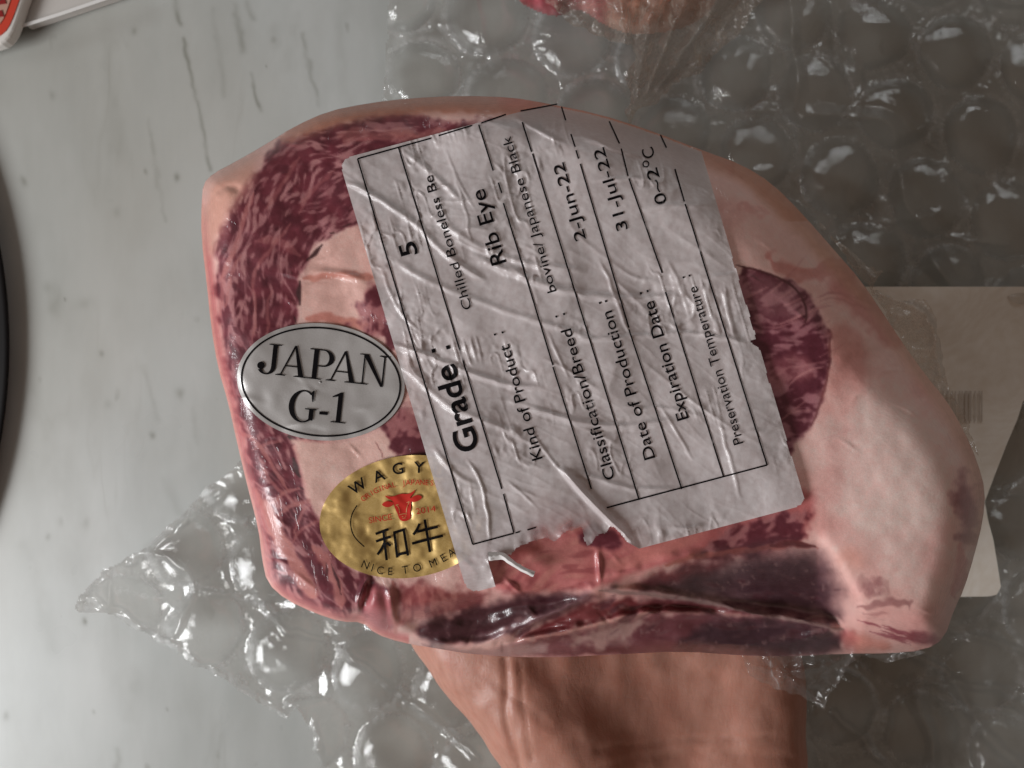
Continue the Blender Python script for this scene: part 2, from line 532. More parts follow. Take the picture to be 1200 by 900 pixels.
def wrap_height(px, py):
    """height of the film over the counter and the bubble index of every point"""
    a = np.array([97.0, 24.0]); b = np.array([28.0, 96.0])
    org = np.array([500.0, 88.0])
    wx = px + 7 * vnoise(px / 130, py / 130, 1); wy = py + 7 * vnoise(px / 130, py / 130, 2)
    D = np.linalg.det(np.stack([a, b], 1))
    rx, ry = wx - org[0], wy - org[1]
    i0 = np.floor((rx * b[1] - ry * b[0]) / D); j0 = np.floor((ry * a[0] - rx * a[1]) / D)
    best = np.full(px.shape, 1e9); bi = np.zeros(px.shape, int); bj = np.zeros(px.shape, int)
    for di in (-1, 0, 1, 2):
        for dj in (-1, 0, 1, 2):
            I, J = i0 + di, j0 + dj
            d = np.hypot(rx - I * a[0] - J * b[0], ry - I * a[1] - J * b[1])
            m = d < best
            best = np.where(m, d, best); bi = np.where(m, I, bi).astype(int); bj = np.where(m, J, bj).astype(int)
    cx = org[0] + bi * a[0] + bj * b[0]; cy = org[1] + bi * a[1] + bj * b[1]
    th = np.arctan2(wy - cy, wx - cx)
    r = best / 46.0
    h1 = vnoise(bi * 1.0 + .5, bj * 1.0 + .5, 5); h2 = vnoise(bi + 9.5, bj + 3.5, 6)
    amp = .0068 * (1 + .30 * h1)
    rc = np.clip(r, 0, 1)
    puck = 1 + .12 * fbm(px, py, 40, 2, 1)
    dome = np.clip(1 - (rc * puck) ** 4.2, 0, 1)
    # the tight film wrinkles in fine rays towards the weld
    ray = np.sin(th * 27 + 4 * h2 + 3.5 * vnoise(px / 13, py / 13, 4)) + .6 * np.sin(th * 44 + 9 * h1 + 3 * vnoise(px / 9, py / 9, 2))
    pl = ray * np.exp(-((r - .88) / .13) ** 2) * sst(-.35, .35, vnoise(px / 34, py / 34, 6))
    soft = .14 * h1 * (px - cx) / 46 + .14 * h2 * (py - cy) / 46
    dome = dome * (1 + soft)
    z = .0018 + amp * dome + .00028 * pl + .00050 * fbm(px, py, 15, 3, 2) * sst(.8, 1.05, r) + .00015 * fbm(px, py, 26, 2, 3)
    gsel = (px > 0)
    for c_, a_, w_ in WRAP_FOLDS:
        z = z + a_ * np.exp(-(pdist(px + 3 * vnoise(px / 16, py / 16, 1), py + 3 * vnoise(px / 16, py / 16, 2), chaikin(c_, 2, False)) / w_) ** 2)
    z = z + .0035 * (1 + fbm(px, py, 170, 2, 7)) + .0007 * fbm(px, py, 36, 3, 5)
    big = np.abs(fbm(px + 300, py, 120, 2, 4))
    z = z + sst(780, 1000, px) * .006 * np.clip(.35 - big, 0, .35) / .35
    weld = np.exp(-((r - .99) / .09) ** 2) * (.35 + .65 * sst(-.2, .8, .5 * ray + 1.2 * vnoise(px / 22, py / 22, 5))) + .5 * sst(.5, 1.1, np.abs(fbm(px, py, 11, 2, 1))) * sst(.8, 1.0, r)
    return z, bi, bj, r, np.clip(weld, 0, 1)


def build_wrap():
    st = 2.0
    xs = np.arange(70, 1352, st); ys = np.arange(-72, 992, st)
    X, Y = np.meshgrid(xs, ys)
    sd = sdist(X, Y, WRAP_EDGE) + 2.0 * vnoise(X / 7, Y / 7, 3)
    # points just outside are pulled to the rim so that the cut edge is clean
    z, bi, bj, r, weld = wrap_height(X, Y)
    weld = np.maximum(weld, sst(480, 430, X) * sst(12, 3, sd + 6 * vnoise(X / 10, Y / 10, 2)) * .7).ravel()
    edge = np.exp(-np.clip(sd, 0, 60) / 14.0)
    lf = sst(480, 430, X)
    z = z + edge * .0012 * (1 + 1.4 * vnoise(X / 24, Y / 24, 6)) * lf
    z = z + lf * .0026 * np.exp(-((sd - 7 - 3 * vnoise(X / 16, Y / 16, 5)) / 4.0) ** 2) * np.clip(.7 + 1.2 * vnoise(X / 12, Y / 12, 3), 0, 2)
    z = z + .010 * np.exp(-(((X - 85) / 45) ** 2 + ((Y - 705) / 35) ** 2))
    V = W(X, Y, z).reshape(-1, 3)
    ok = sd > 0
    keep = ok[:-1, :-1] & ok[1:, :-1] & ok[1:, 1:] & ok[:-1, 1:]
    isb = (r < .985)
    cellb = (isb[:-1, :-1] & isb[1:, :-1] & isb[1:, 1:] & isb[:-1, 1:])
    F_sheet = grid_faces(keep & ~cellb)
    v, f, w_ = compact(V, F_sheet, weld)
    root = make_obj('bubble_wrap', v, f, M_wrap, attrs={'weld': w_})
    tag(root, 'clear plastic sheet of large air bubbles spread crumpled over the marble', 'bubble wrap')
    cid = (bi[:-1, :-1] + 60) * 1000 + (bj[:-1, :-1] + 60)
    cid = np.where(keep & cellb, cid, -1)
    for c in np.unique(cid):
        if c < 0:
            continue
        m = cid == c
        if m.sum() < 60:
            continue
        v, f, w_ = compact(V, grid_faces(m), weld)
        make_obj('bubble', v, f, M_wrap, root, attrs={'weld': w_})
    # the rolled cut edge and the hard crease lines of the film
    return root


build_wrap()

# ------------------------------------------------------------------ meat: outline, relief, colours (all by photo pixel)
OUT = chaikin([(238, 215), (250, 203), (275, 190), (310, 170), (345, 148), (385, 130), (430, 121), (480, 115), (540, 112), (600, 114), (640, 121),
               (700, 133), (760, 152), (820, 175), (870, 193), (905, 215), (940, 250), (975, 290), (1010, 330), (1040, 375), (1060, 405),
               (1085, 440), (1110, 470), (1130, 505), (1145, 540), (1155, 575), (1152, 610), (1142, 650), (1130, 690), (1118, 715),
               (1107, 748), (1085, 762), (1040, 766), (990, 766), (940, 769), (880, 769), (800, 763), (720, 767), (640, 771), (560, 768), (500, 758),
               (470, 753), (440, 743), (425, 729), (400, 729), (370, 719), (335, 703), (313, 683), (307, 655), (303, 620), (290, 570), (278, 520),
               (267, 470), (255, 430), (247, 380), (242, 330), (236, 280), (236, 240)], 1)
PX0, PY0, PX1, PY1 = 222, 98, 1172, 786
XX, YY = np.meshgrid(np.arange(PX0, PX1 + 1.0), np.arange(PY0, PY1 + 1.0))
SD = sdist(XX, YY, OUT)


def sample(A, px, py):
    x = np.clip(np.asarray(px, float) - PX0, 0, A.shape[1] - 1.001)
    y = np.clip(np.asarray(py, float) - PY0, 0, A.shape[0] - 1.001)
    xi = x.astype(int); yi = y.astype(int)
    fx = x - xi; fy = y - yi
    if A.ndim == 3:
        fx = fx[..., None]; fy = fy[..., None]
    return (A[yi, xi] * (1 - fx) + A[yi, xi + 1] * fx) * (1 - fy) + (A[yi + 1, xi] * (1 - fx) + A[yi + 1, xi + 1] * fx) * fy


def local(pts, pad):
    p = np.asarray(pts, float)
    x0 = int(max(0, p[:, 0].min() - pad - PX0)); x1 = int(min(XX.shape[1], p[:, 0].max() + pad - PX0 + 1))
    y0 = int(max(0, p[:, 1].min() - pad - PY0)); y1 = int(min(XX.shape[0], p[:, 1].max() + pad - PY0 + 1))
    return slice(y0, max(y0, y1)), slice(x0, max(x0, x1))


def line_g(A, pts, amp, width, skew=0.0, taper=True):
    """add a gaussian ridge (or groove) along a polyline"""
    p = chaikin(pts, 2, False)
    s = local(p, width * 4 + 4)
    x, y = XX[s], YY[s]
    wob = 1.5 * vnoise(x / 14, y / 14, 2)
    d = pdist(x + wob, y + wob, p)
    a = amp
    if taper:
        e = np.minimum(np.hypot(x - p[0, 0], y - p[0, 1]), np.hypot(x - p[-1, 0], y - p[-1, 1]))
        a = amp * sst(0, 26, e + 2)
    A[s] += a * np.exp(-(d / width) ** 2)


E1 = np.array([(300, 790), (400, 735), (440, 715), (500, 716), (560, 695), (620, 696), (690, 688), (760, 668), (860, 646), (960, 640), (1010, 720), (1200, 790)])
ZT = .1150


def meat_relief():
    ang = np.degrees(np.arctan2(-(YY - 440), XX - 690)) % 360      # 0 right, 90 up, 180 left
    rad = np.interp(ang, [0, 25, 50, 75, 100, 130, 160, 180, 210, 235, 270, 300, 330, 345, 360],
                    [75, 95, 95, 75, 48, 46, 34, 26, 26, 26, 22, 26, 45, 60, 75])
    dep = np.interp(ang, [0, 25, 50, 75, 100, 130, 160, 180, 210, 235, 270, 300, 330, 360],
                    [.024, .027, .027, .024, .016, .014, .012, .011, .011, .010, .010, .012, .018, .024])
    t = np.clip(SD / rad, 0, 1)
    z = ZT - dep * (1 - np.sqrt(np.clip(1 - (1 - t) ** 2, 0, 1)))
    s = YY - np.interp(XX, E1[:, 0], E1[:, 1])
    z -= .016 * sst(-14, 75, s) + .004 * sst(-30, 20, s)
    z += .0014 * fbm(XX, YY, 190, 2, 1) + .0003 * fbm(XX, YY, 46, 2, 3) + .00012 * fbm(XX, YY, 11, 2, 4)
    z += .0035 * np.exp(-(((XX - 1040) / 110) ** 2 + ((YY - 560) / 110) ** 2))
    for _ in range(40):
        P_ = np.pad(z, 1, mode='edge')
        z = (P_[:-2, 1:-1] + P_[2:, 1:-1] + P_[1:-1, :-2] + P_[1:-1, 2:] + 2 * z) / 6
    # folds of the bag along the lower side
    line_g(z, [(492, 752), (560, 757), (600, 741), (640, 722), (680, 703), (702, 689), (780, 697), (860, 712), (940, 728), (992, 738)], .0034, 7)
    line_g(z, [(470, 735), (540, 722), (600, 708), (660, 699), (700, 700)], -.0042, 12)
    line_g(z, [(590, 748), (650, 728), (700, 707), (780, 706), (860, 715)], -.0020, 9)
    line_g(z, [(500, 757), (560, 763), (640, 746), (700, 731), (760, 716), (860, 720), (915, 724)], .0028, 6)
    line_g(z, [(575, 690), (620, 694), (670, 693), (700, 684), (740, 674), (790, 656), (830, 648)], .0020, 8)
    line_g(z, [(700, 640), (701, 665), (702, 688)], .0012, 3)
    line_g(z, [(585, 672), (604, 690), (622, 706)], .0008, 2.5)
    line_g(z, [(990, 738), (965, 742), (930, 748)], .0016, 5)
    line_g(z, [(960, 705), (985, 735), (1010, 748), (1040, 760)], -.0016, 6)
    line_g(z, [(432, 672), (422, 700), (418, 722)], .0012, 2.5)
    line_g(z, [(440, 676), (428, 700), (424, 726)], -.0022, 5)
    line_g(z, [(455, 680), (460, 715), (463, 745)], .0016, 5)
    z += .0028 * np.exp(-(((XX - 442) / 15) ** 2 + ((YY - 716) / 22) ** 2))
    line_g(z, [(258, 224), (266, 217), (278, 221)], -.0007, 5, taper=False)
    line_g(z, [(1050, 395), (1075, 440), (1095, 470)], .0012, 5)
    line_g(z, [(905, 305), (960, 330), (985, 305)], -.0006, 7)
    line_g(z, [(985, 420), (1060, 410)], -.0006, 10)
    line_g(z, [(360, 322), (395, 318), (430, 330)], .0008, 4)
    line_g(z, [(375, 265), (450, 380)], .0005, 14)
    for q in range(26):                      # fine pleats in the bag along the lower side
        x = 500 + 480 * random.random(); y = 700 + 60 * random.random()
        dx = 20 + 40 * random.random()
        line_g(z, [(x, y), (x + dx, y - 4 + 10 * random.random())], .0005 * (random.random() + .2), 2.0)
    rr = random.Random(9)
    for q in range(150):                      # fine pleats of the tight film over the faces
        x = rr.uniform(245, 1140); y = rr.uniform(125, 740)
        if 470 < x < 860 and 180 < y < 620:
            continue
        an = rr.uniform(-.5, .9); ln = rr.uniform(18, 60)
        bx = rr.uniform(-8, 8)
        line_g(z, [(x, y), (x + .5 * ln * math.cos(an) + bx, y + .5 * ln * math.sin(an) + bx), (x + ln * math.cos(an), y + ln * math.sin(an))], rr.choice((-1, 1, 1)) * rr.uniform(.00012, .00042), rr.uniform(1.7, 2.8))
    return z


HM = meat_relief()


THREADS = []


def paint_meat():
    C = np.zeros(XX.shape + (3,))
    n1 = fbm(XX, YY, 90, 3, 1)[..., None]; n2 = fbm(XX, YY, 30, 3, 5)[..., None]
    fat = np.array([212., 170, 162]); fat2 = np.array([198., 142, 136])
    C[:] = fat
    C += (fat2 - fat) * sst(-.1, 1.1, n1 + .2 * n2)
    C += 3 * n2

    # marbling: noise combed along a flow field (line integral convolution)
    anc = np.array([(265, 290, 72), (300, 260, 62), (340, 210, 48), (390, 240, 34), (400, 180, 14), (460, 145, 14), (540, 140, 16), (430, 220, 26),
                    (300, 350, 84), (350, 320, 60), (280, 420, 98), (320, 420, 92), (300, 520, 118), (330, 560, 122), (330, 620, 118),
                    (390, 660, 100), (340, 680, 130), (460, 720, 75), (520, 700, 80), (930, 420, 25), (900, 350, 10), (880, 620, 14), (940, 600, 20),
                    (1130, 600, 75), (700, 735, 10), (1030, 740, -35), (480, 510, 60)], float)
    wsum = 0; cx = 0; cy = 0
    for ax, ay, ad in anc:
        w = 1 / ((XX - ax) ** 2 + (YY - ay) ** 2 + 300) ** 1.6
        cx = cx + w * math.cos(2 * math.radians(ad)); cy = cy + w * math.sin(2 * math.radians(ad))
    th = .5 * np.arctan2(cy, cx) + .55 * fbm(XX, YY, 40, 2, 2)
    ux, uy = np.cos(th), -np.sin(th)

    def lic(src, L):
        acc = src.copy()
        for sg in (1, -1):
            x = XX.copy(); y = YY.copy()
            for k2 in range(L):
                xi = np.clip(np.rint(x - PX0).astype(int), 0, XX.shape[1] - 1); yi = np.clip(np.rint(y - PY0).astype(int), 0, XX.shape[0] - 1)
                x = x + sg * ux[yi, xi]; y = y + sg * uy[yi, xi]
                xi = np.clip(np.rint(x - PX0).astype(int), 0, XX.shape[1] - 1); yi = np.clip(np.rint(y - PY0).astype(int), 0, XX.shape[0] - 1)
                acc += src[yi, xi] * (1 - k2 / L)
        acc -= acc.mean()
        return acc / acc.std()
    s1 = vnoise(XX / 2.5, YY / 2.5, 1) + .5 * vnoise(XX / 1.9, YY / 1.9, 4)
    s2 = vnoise(XX / 5.5, YY / 5.5, 6)
    L1 = lic(s1, 7); L2 = lic(s2, 18)
    rg1 = 1 - np.abs(vnoise(XX / 5.2, YY / 5.2, 3)) * 2 + .25 * vnoise(XX / 2.2, YY / 2.2, 2)
    rg2 = 1 - np.abs(vnoise(XX / 9.5 + 5, YY / 9.5, 7)) * 2 + .3 * vnoise(XX / 3, YY / 3, 5)
    R1 = lic(rg1, 6); R2 = lic(rg2, 9)
    marb = .55 * R1 + .50 * R2 + L1 * .42 + L2 * .30 + .35 * fbm(XX, YY, 26, 2, 3)      # high = fat
    fm = sst(-.25, 1.25, marb)[..., None]
    lean = np.array([94., 36, 47]) + 14 * fbm(XX, YY, 12, 2, 5)[..., None] * np.array([1, .6, .6])
    streak = np.array([164., 110, 112])
    meatA = lean * (1 - fm) + streak * fm
    mot = fbm(XX, YY, 17, 3, 6) + .16 * L2 + .22 * R1
    fmB = sst(-.25, .65, mot)[..., None]
    meatB = np.array([92., 34, 45]) * (1 - fmB) + np.array([158., 98, 100]) * fmB

    def put(mask, col):
        nonlocal C
        m = mask[..., None]
        C = C * (1 - m) + np.asarray(col, float) * m

    def region(pts, soft=5, rough=6, k=1):
        p = chaikin(pts, k)
        d = np.full(XX.shape, -99.0)
        s = local(p, 40)
        d[s] = sdist(XX[s], YY[s], p) + rough * fbm(XX[s], YY[s], 16, 3, 4)
        return sst(-soft, soft, d)

    def stroke(pts, col, w=3, a=1.0, rough=1.2, taper=True):
        p = chaikin(pts, 2, False)
        s = local(p, w * 3 + 8)
        x, y = XX[s], YY[s]
        d = pdist(x + rough * vnoise(x / 9, y / 9, 2), y + rough * vnoise(x / 9, y / 9, 5), p)
        ww = w
        if taper:
            e = np.minimum(np.hypot(x - p[0, 0], y - p[0, 1]), np.hypot(x - p[-1, 0], y - p[-1, 1]))
            ww = w * (.35 + .65 * sst(0, 14, e))
        m = np.zeros(XX.shape); m[s] = a * (1 - sst(ww * .55, ww * 1.25, d))
        put(m, col)

    # big lean at the left with fine marbling
    lean1 = region([(256, 275), (270, 245), (290, 215), (303, 198), (322, 172), (345, 158), (390, 148), (425, 138), (460, 130), (505, 138), (560, 142),
                    (620, 140), (660, 170), (640, 270), (430, 262), (408, 264), (393, 273), (374, 287), (360, 306), (352, 330), (350, 365), (345, 385),
                    (340, 410), (400, 420), (440, 480), (400, 515), (340, 516), (346, 540), (354, 562), (360, 585), (372, 605), (385, 640), (430, 680), (470, 690),
                    (470, 740), (425, 722), (398, 722), (345, 702), (320, 684), (312, 650), (303, 600), (289, 545), (277, 490), (265, 430), (257, 380),
                    (251, 320)], 4, 5)
    put(lean1, meatA)
    put(lean1 * .30 * sst(.3, -.8, fbm(XX, YY, 55, 2, 2)) * (YY < 480), lean)
    # top strip: pale between rim and lean
    stroke([(400, 160), (460, 158), (520, 168), (600, 166)], (158, 96, 92), 8, .55, 4)
    stroke([(455, 150), (490, 158), (520, 150)], (166, 104, 98), 6, .5, 4)
    stroke([(330, 160), (400, 133), (470, 125), (560, 122), (640, 130)], (176, 110, 92), 9, .75, 3)
    # light seams in the left lean
    seam = (168, 104, 102)
    for p, w, a in (([(258, 330), (275, 290), (285, 262), (296, 225)], 3.2, .8), ([(264, 360), (270, 320), (282, 300)], 2.5, .7),
                    ([(296, 345), (296, 320), (318, 290), (340, 262)], 2.6, .5), ([(268, 300), (262, 330), (258, 370)], 3, .6),
                    ([(296, 400), (300, 370), (298, 340)], 2, .6), ([(315, 400), (312, 360), (318, 340)], 2, .5),
                    ([(300, 283), (325, 280), (350, 300)], 5, .4), ([(312, 245), (335, 210), (350, 185)], 3, .45), ([(350, 250), (365, 222), (392, 200)], 3, .4),
                    ([(276, 505), (300, 515), (318, 545), (338, 575)], 2.4, .8), ([(295, 527), (312, 520), (330, 516)], 2.4, .6),
                    ([(305, 545), (320, 570), (350, 590)], 2, .6), ([(318, 590), (335, 575), (352, 572)], 2.6, .8),
                    ([(325, 605), (340, 592), (352, 590), (372, 583)], 3, .8), ([(345, 625), (352, 600), (365, 590)], 2.2, .7),
                    ([(375, 610), (352, 618), (340, 640)], 2, .6)):
        stroke(p, seam, w, a)
    stroke([(296, 575), (312, 600), (328, 630), (343, 655), (358, 680), (366, 698)], (180, 116, 110), 9, .95, 3)
    stroke([(366, 640), (384, 660), (398, 690), (402, 712)], (172, 108, 104), 7, .9, 3)
    stroke([(322, 668), (335, 674), (345, 664)], (172, 108, 108), 2.5, .8)
    stroke([(388, 660), (396, 680), (400, 696)], (66, 30, 36), 2, .9)
    stroke([(382, 660), (384, 678)], (66, 30, 36), 2.5, .8)
    # thin branching threads of fat that follow the grain
    rv = random.Random(21)
    for q in range(150):
        x = rv.uniform(250, 620) if q < 120 else rv.uniform(880, 968); y = rv.uniform(135, 700) if q < 120 else rv.uniform(330, 520)
        xi, yi = int(x - PX0), int(y - PY0)
        if lean1[yi, xi] < .6 and q < 120:
            continue
        pts = [(x, y)]; sg = rv.choice((-1, 1)); bend = rv.uniform(-.012, .012)
        for k2 in range(rv.randint(18, 60)):
            xi, yi = int(np.clip(x - PX0, 0, XX.shape[1] - 1)), int(np.clip(y - PY0, 0, XX.shape[0] - 1))
            if q < 120 and lean1[yi, xi] < .5:
                break
            an = math.atan2(uy[yi, xi] * sg, ux[yi, xi] * sg) + bend * k2 + rv.uniform(-.25, .25)
            x += 1.4 * math.cos(an); y += 1.4 * math.sin(an)
            if k2 % 5 == 4:
                pts.append((x, y))
        if len(pts) > 3:
            THREADS.append((pts, rv.uniform(.9, 1.7), rv.uniform(.35, .75)))
    for p, w, a in THREADS[:]:
        if p[0][0] < 800:
            stroke(p, (178, 126, 126), w * .85, a * .8, .6)
    # pink rim along the left cut; its window-lit edge painted paler
    rimL = sst(15, 4, SD) * (XX < 480) * sst(225, 300, YY)
    put(rimL * .75, (176, 78, 80))
    put(sst(4.5, 1.0, SD) * (XX < 480) * sst(215, 260, YY) * .8, (206, 140, 128))
    put(region([(236, 225), (262, 200), (300, 178), (300, 200), (282, 230), (268, 250), (250, 285), (244, 300)], 12, 4) * .85, (196, 146, 130))
    # fat with dark flecks right of the big lean
    put(region([(470, 250), (430, 263), (404, 270), (380, 287), (362, 308), (354, 335), (352, 362), (354, 376), (390, 384), (470, 390)], 3, 3), np.array([208., 164, 154]) + 5 * n2)
    stroke([(356, 328), (392, 320), (440, 326)], (168, 92, 78), 5, .55, 2)
    stroke([(358, 372), (400, 374), (440, 388)], (170, 92, 80), 6, .6, 3)
    dk = (60, 30, 32)
    for p, w in (([(377, 287), (369, 297), (360, 305)], 3.4), ([(392, 273), (388, 274)], 2.6), ([(402, 266), (412, 262)], 1.8), ([(351, 330), (350, 345), (351, 357)], 3.2),
                 ([(345, 371), (347, 379)], 1.8), ([(351, 318), (350, 321)], 1.5), ([(338, 511), (343, 515)], 5), ([(344, 538), (347, 550), (352, 559)], 4.6), ([(352, 571), (356, 573)], 2)):
        stroke(p, dk, w, .95, .8)
    put(region([(418, 352), (440, 335), (470, 330), (480, 430), (455, 405), (425, 385), (405, 380), (420, 372)], 5, 9), meatB)
    # second fat strip, with the dark lean to its right
    put(region([(342, 512), (372, 520), (410, 520), (448, 505), (462, 520), (470, 548), (420, 548), (395, 566), (382, 590), (374, 606), (360, 580), (354, 552), (348, 530)], 3, 3), np.array([208., 168, 158]) + 5 * n2)
    put(region([(452, 492), (475, 470), (510, 490), (530, 545), (490, 540), (462, 536), (455, 515)], 5, 8), meatB * .95)
    stroke([(440, 518), (446, 526), (447, 536)], (120, 62, 62), 1.1, .8)
    # area under the gold sticker and the lobe beside it
    put(region([(425, 690), (445, 685), (458, 700), (462, 738), (440, 738), (425, 722)], 5, 3), (164, 92, 96))
    put(region([(462, 675), (540, 690), (585, 690), (560, 715), (500, 722), (470, 745)], 6, 6), np.array([124., 58, 60]) * (1 - fmB) + np.array([160., 96, 92]) * fmB)
    stroke([(459, 682), (463, 710), (464, 742)], (180, 112, 106), 5, .8)
    stroke([(500, 690), (492, 712)], (176, 112, 104), 6, .4, 3)
    # pink sheet of fat and lean under the torn label
    put(region([(545, 640), (720, 560), (950, 560), (960, 620), (900, 655), (820, 655), (740, 676), (690, 690), (620, 697), (570, 692), (545, 690)], 6, 5), np.array([172., 98, 97]) + 10 * n2)
    put(region([(600, 645), (650, 630), (690, 640), (690, 665), (640, 672), (605, 668)], 12, 8), (180, 110, 106))
    torn = region([(545, 640), (720, 560), (800, 600), (760, 660), (690, 690), (620, 697), (570, 692)], 8, 5)
    put(torn * .55 * sst(.1, 1.4, L2 + .5 * fbm(XX, YY, 20, 2, 1)), (186, 124, 114))
    put(torn * .55 * sst(.3, 1.3, -L2 + .6 * fbm(XX, YY, 24, 2, 4)), (128, 58, 62))
    put(region([(700, 605), (735, 640), (700, 645), (680, 632)], 5, 7), meatB)
    put(region([(575, 650), (625, 632), (640, 645), (610, 655)], 5, 5), (140, 70, 66))
    put(region([(750, 642), (800, 625), (832, 618), (815, 640), (760, 662), (712, 672)], 8, 4), (182, 110, 104))
    put(region([(800, 655), (835, 632), (870, 615), (920, 598), (950, 590), (958, 606), (940, 632), (895, 648), (840, 660)], 5, 8), meatB * .92)
    put(region([(735, 690), (780, 668), (830, 655), (870, 650), (850, 672), (800, 690)], 7, 6), (118, 46, 52))
    stroke([(780, 662), (830, 648), (880, 645), (940, 636), (958, 642)], (160, 88, 78), 3.5, .7, 2)
    stroke([(902, 640), (930, 636), (955, 640)], (84, 26, 30), 3.5, .9, 1)
    # dark lower side; fold pocket shade and grey film sheen put into the colour
    put(region([(480, 735), (530, 718), (600, 700), (690, 694), (700, 700), (640, 722), (580, 745), (530, 758), (495, 752)], 6, 4), np.array([60., 27, 33]) + 8 * n2)
    put(region([(540, 752), (600, 732), (660, 708), (690, 698), (688, 704), (640, 728), (580, 752)], 4, 3), (104, 72, 76))
    put(region([(596, 750), (650, 728), (702, 703), (790, 702), (870, 714), (905, 722), (760, 716), (700, 732), (640, 748)], 4, 3), np.array([104., 44, 46]) + 8 * n2)
    put(region([(490, 752), (560, 765), (650, 746), (760, 718), (900, 724), (985, 738), (985, 768), (880, 769), (700, 767), (560, 770), (500, 760)], 4, 3), np.array([92., 46, 52]) + 12 * n2)
    put(region([(490, 755), (560, 762), (640, 752), (640, 768), (560, 769)], 4, 3) * .7, (166, 140, 136))
    put(region([(660, 745), (720, 726), (760, 724), (745, 748), (690, 762)], 6, 9) * .8, (164, 132, 124))
    put(region([(740, 692), (800, 672), (866, 650), (925, 642), (966, 654), (976, 680), (984, 732), (930, 722), (860, 710), (790, 698)], 20, 5), np.array([64., 40, 46]) + 9 * n2)
    put(region([(800, 745), (850, 726), (905, 727), (988, 740), (986, 768), (880, 769), (790, 763)], 9, 4), np.array([54., 30, 38]) + 7 * n2)
    stroke([(702, 692), (780, 698), (860, 712), (940, 728), (990, 738)], (128, 106, 102), 2.6, .75, 1)
    stroke([(600, 752), (660, 742), (720, 726), (770, 717)], (178, 132, 122), 2.2, .7, 1.5)
    stroke([(770, 717), (830, 718), (880, 722)], (132, 90, 88), 2, .6, 1.5)
    stroke([(935, 727), (965, 720), (985, 725)], (178, 160, 146), 2, .4)
    band = region([(480, 735), (560, 715), (690, 692), (860, 652), (985, 655), (988, 768), (700, 767), (520, 760)], 8, 5)
    put(band * .28 * sst(.2, 1.6, L2), (124, 98, 96))  # grey sheen of the bag film, painted as streaks
    put(band * .6 * sst(.6, 1.9, L2 + .6 * fbm(XX, YY, 10, 2, 3) - .3), (58, 22, 30))
    put(band * .35 * sst(.62, .9, fbm(XX, YY, 7, 3, 6)), (140, 112, 108))
    # right lean with its thin dark outline
    lean2 = region([(862, 312), (902, 318), (932, 332), (955, 352), (969, 382), (974, 420), (968, 456), (955, 492), (938, 518), (918, 545), (890, 540), (860, 420)], 3, 4)
    put(lean2, meatB * np.array([.92, .95, 1.0]))
    put(region([(870, 316), (925, 330), (940, 350), (930, 375), (880, 372)], 8, 6) * .4, (150, 108, 108))
    put(region([(895, 425), (935, 415), (960, 432), (950, 445), (905, 455)], 7, 6) * .45, (150, 88, 92))
    for p, w, a in THREADS:
        if p[0][0] > 800:
            stroke(p, (178, 122, 122), w, a * .8, .8)
    stroke([(862, 310), (888, 317), (912, 325), (932, 336), (944, 356), (946, 372), (942, 382)], (78, 34, 40), 1.6, .9, .6)
    stroke([(972, 395), (973, 425), (966, 462), (950, 500)], (92, 40, 46), 1.8, .7, .8)
    # fat of the right: red flush along seams
    for p, w, a in (([(905, 306), (945, 328), (985, 305), (1000, 330)], 9, .45), ([(985, 330), (1020, 365), (1045, 395)], 16, .5), ([(990, 400), (1000, 430), (985, 470)], 22, .35),
                    ([(870, 240), (900, 250)], 6, .2), ([(850, 195), (880, 205)], 7, .35), ([(925, 560), (960, 570), (1010, 540)], 14, .15), ([(950, 600), (1010, 640), (1050, 690)], 18, .15)):
        stroke(p, (170, 84, 78), w, a, 4)
    stroke([(866, 207), (869, 209)], (110, 40, 44), 2.4, .8)
    put(region([(990, 440), (1090, 470), (1130, 560), (1105, 660), (1060, 700), (1000, 640), (960, 560)], 36, 10) * .8, (220, 186, 178))
    put(region([(870, 200), (930, 252), (985, 310), (1020, 350), (1000, 352), (950, 290), (900, 240)], 12, 4) * .6, (178, 122, 96))
    put(region([(1118, 545), (1136, 565), (1148, 590), (1144, 625), (1132, 640), (1124, 600)], 9, 9) * .85, (126, 66, 72))
    stroke([(1126, 640), (1128, 675), (1118, 700)], (176, 92, 88), 7, .5, 3)
    put(region([(975, 655), (1000, 640), (1015, 655), (1000, 672)], 12, 5) * .35, (186, 112, 94))
    # small lean knots at the lower right corner
    for p, w, al in (([(1006, 694), (1010, 680), (1026, 677), (1040, 687), (1043, 695)], 5.5, .20), ([(1014, 694), (1028, 698)], 6, .25),
                     ([(1006, 712), (1030, 707), (1050, 705), (1064, 706), (1066, 713)], 4.4, .5), ([(1012, 719), (1040, 720)], 2.6, .3)):
        stroke(p, (118, 68, 70), w, al, 3)
    put(region([(1004, 682), (1020, 676), (1038, 682), (1044, 696), (1030, 704), (1010, 702)], 5, 7) * .5 * sst(-.5, .8, fbm(XX, YY, 13, 3, 3)), (128, 74, 78))
    for q in range(16):
        x = 1000 + 50 * random.random(); y = 722 + .3 * (x - 1000) + 14 * random.random()
        stroke([(x, y), (x + 10, y + 3), (x + 18 + 10 * random.random(), y + 8)], (134, 62, 72), 1.6, .7)
    put(region([(1055, 740), (1090, 742), (1100, 752), (1085, 760), (1062, 752)], 4, 4), (128, 58, 66))
    put(region([(988, 742), (1030, 748), (1050, 762), (990, 764)], 7, 4) * .8, (186, 118, 106))
    put(region([(985, 735), (1005, 745), (1000, 766), (985, 766)], 6, 3) * .5, (140, 66, 68))
    # rims: the fat cap seen edge on
    rimT = sst(26, 8, SD) * sst(330, 380, XX) * (YY < 260)
    put(rimT * .8, (172, 104, 76))
    rimR = sst(22, 4, SD) * (XX > 860) * (YY < 640)
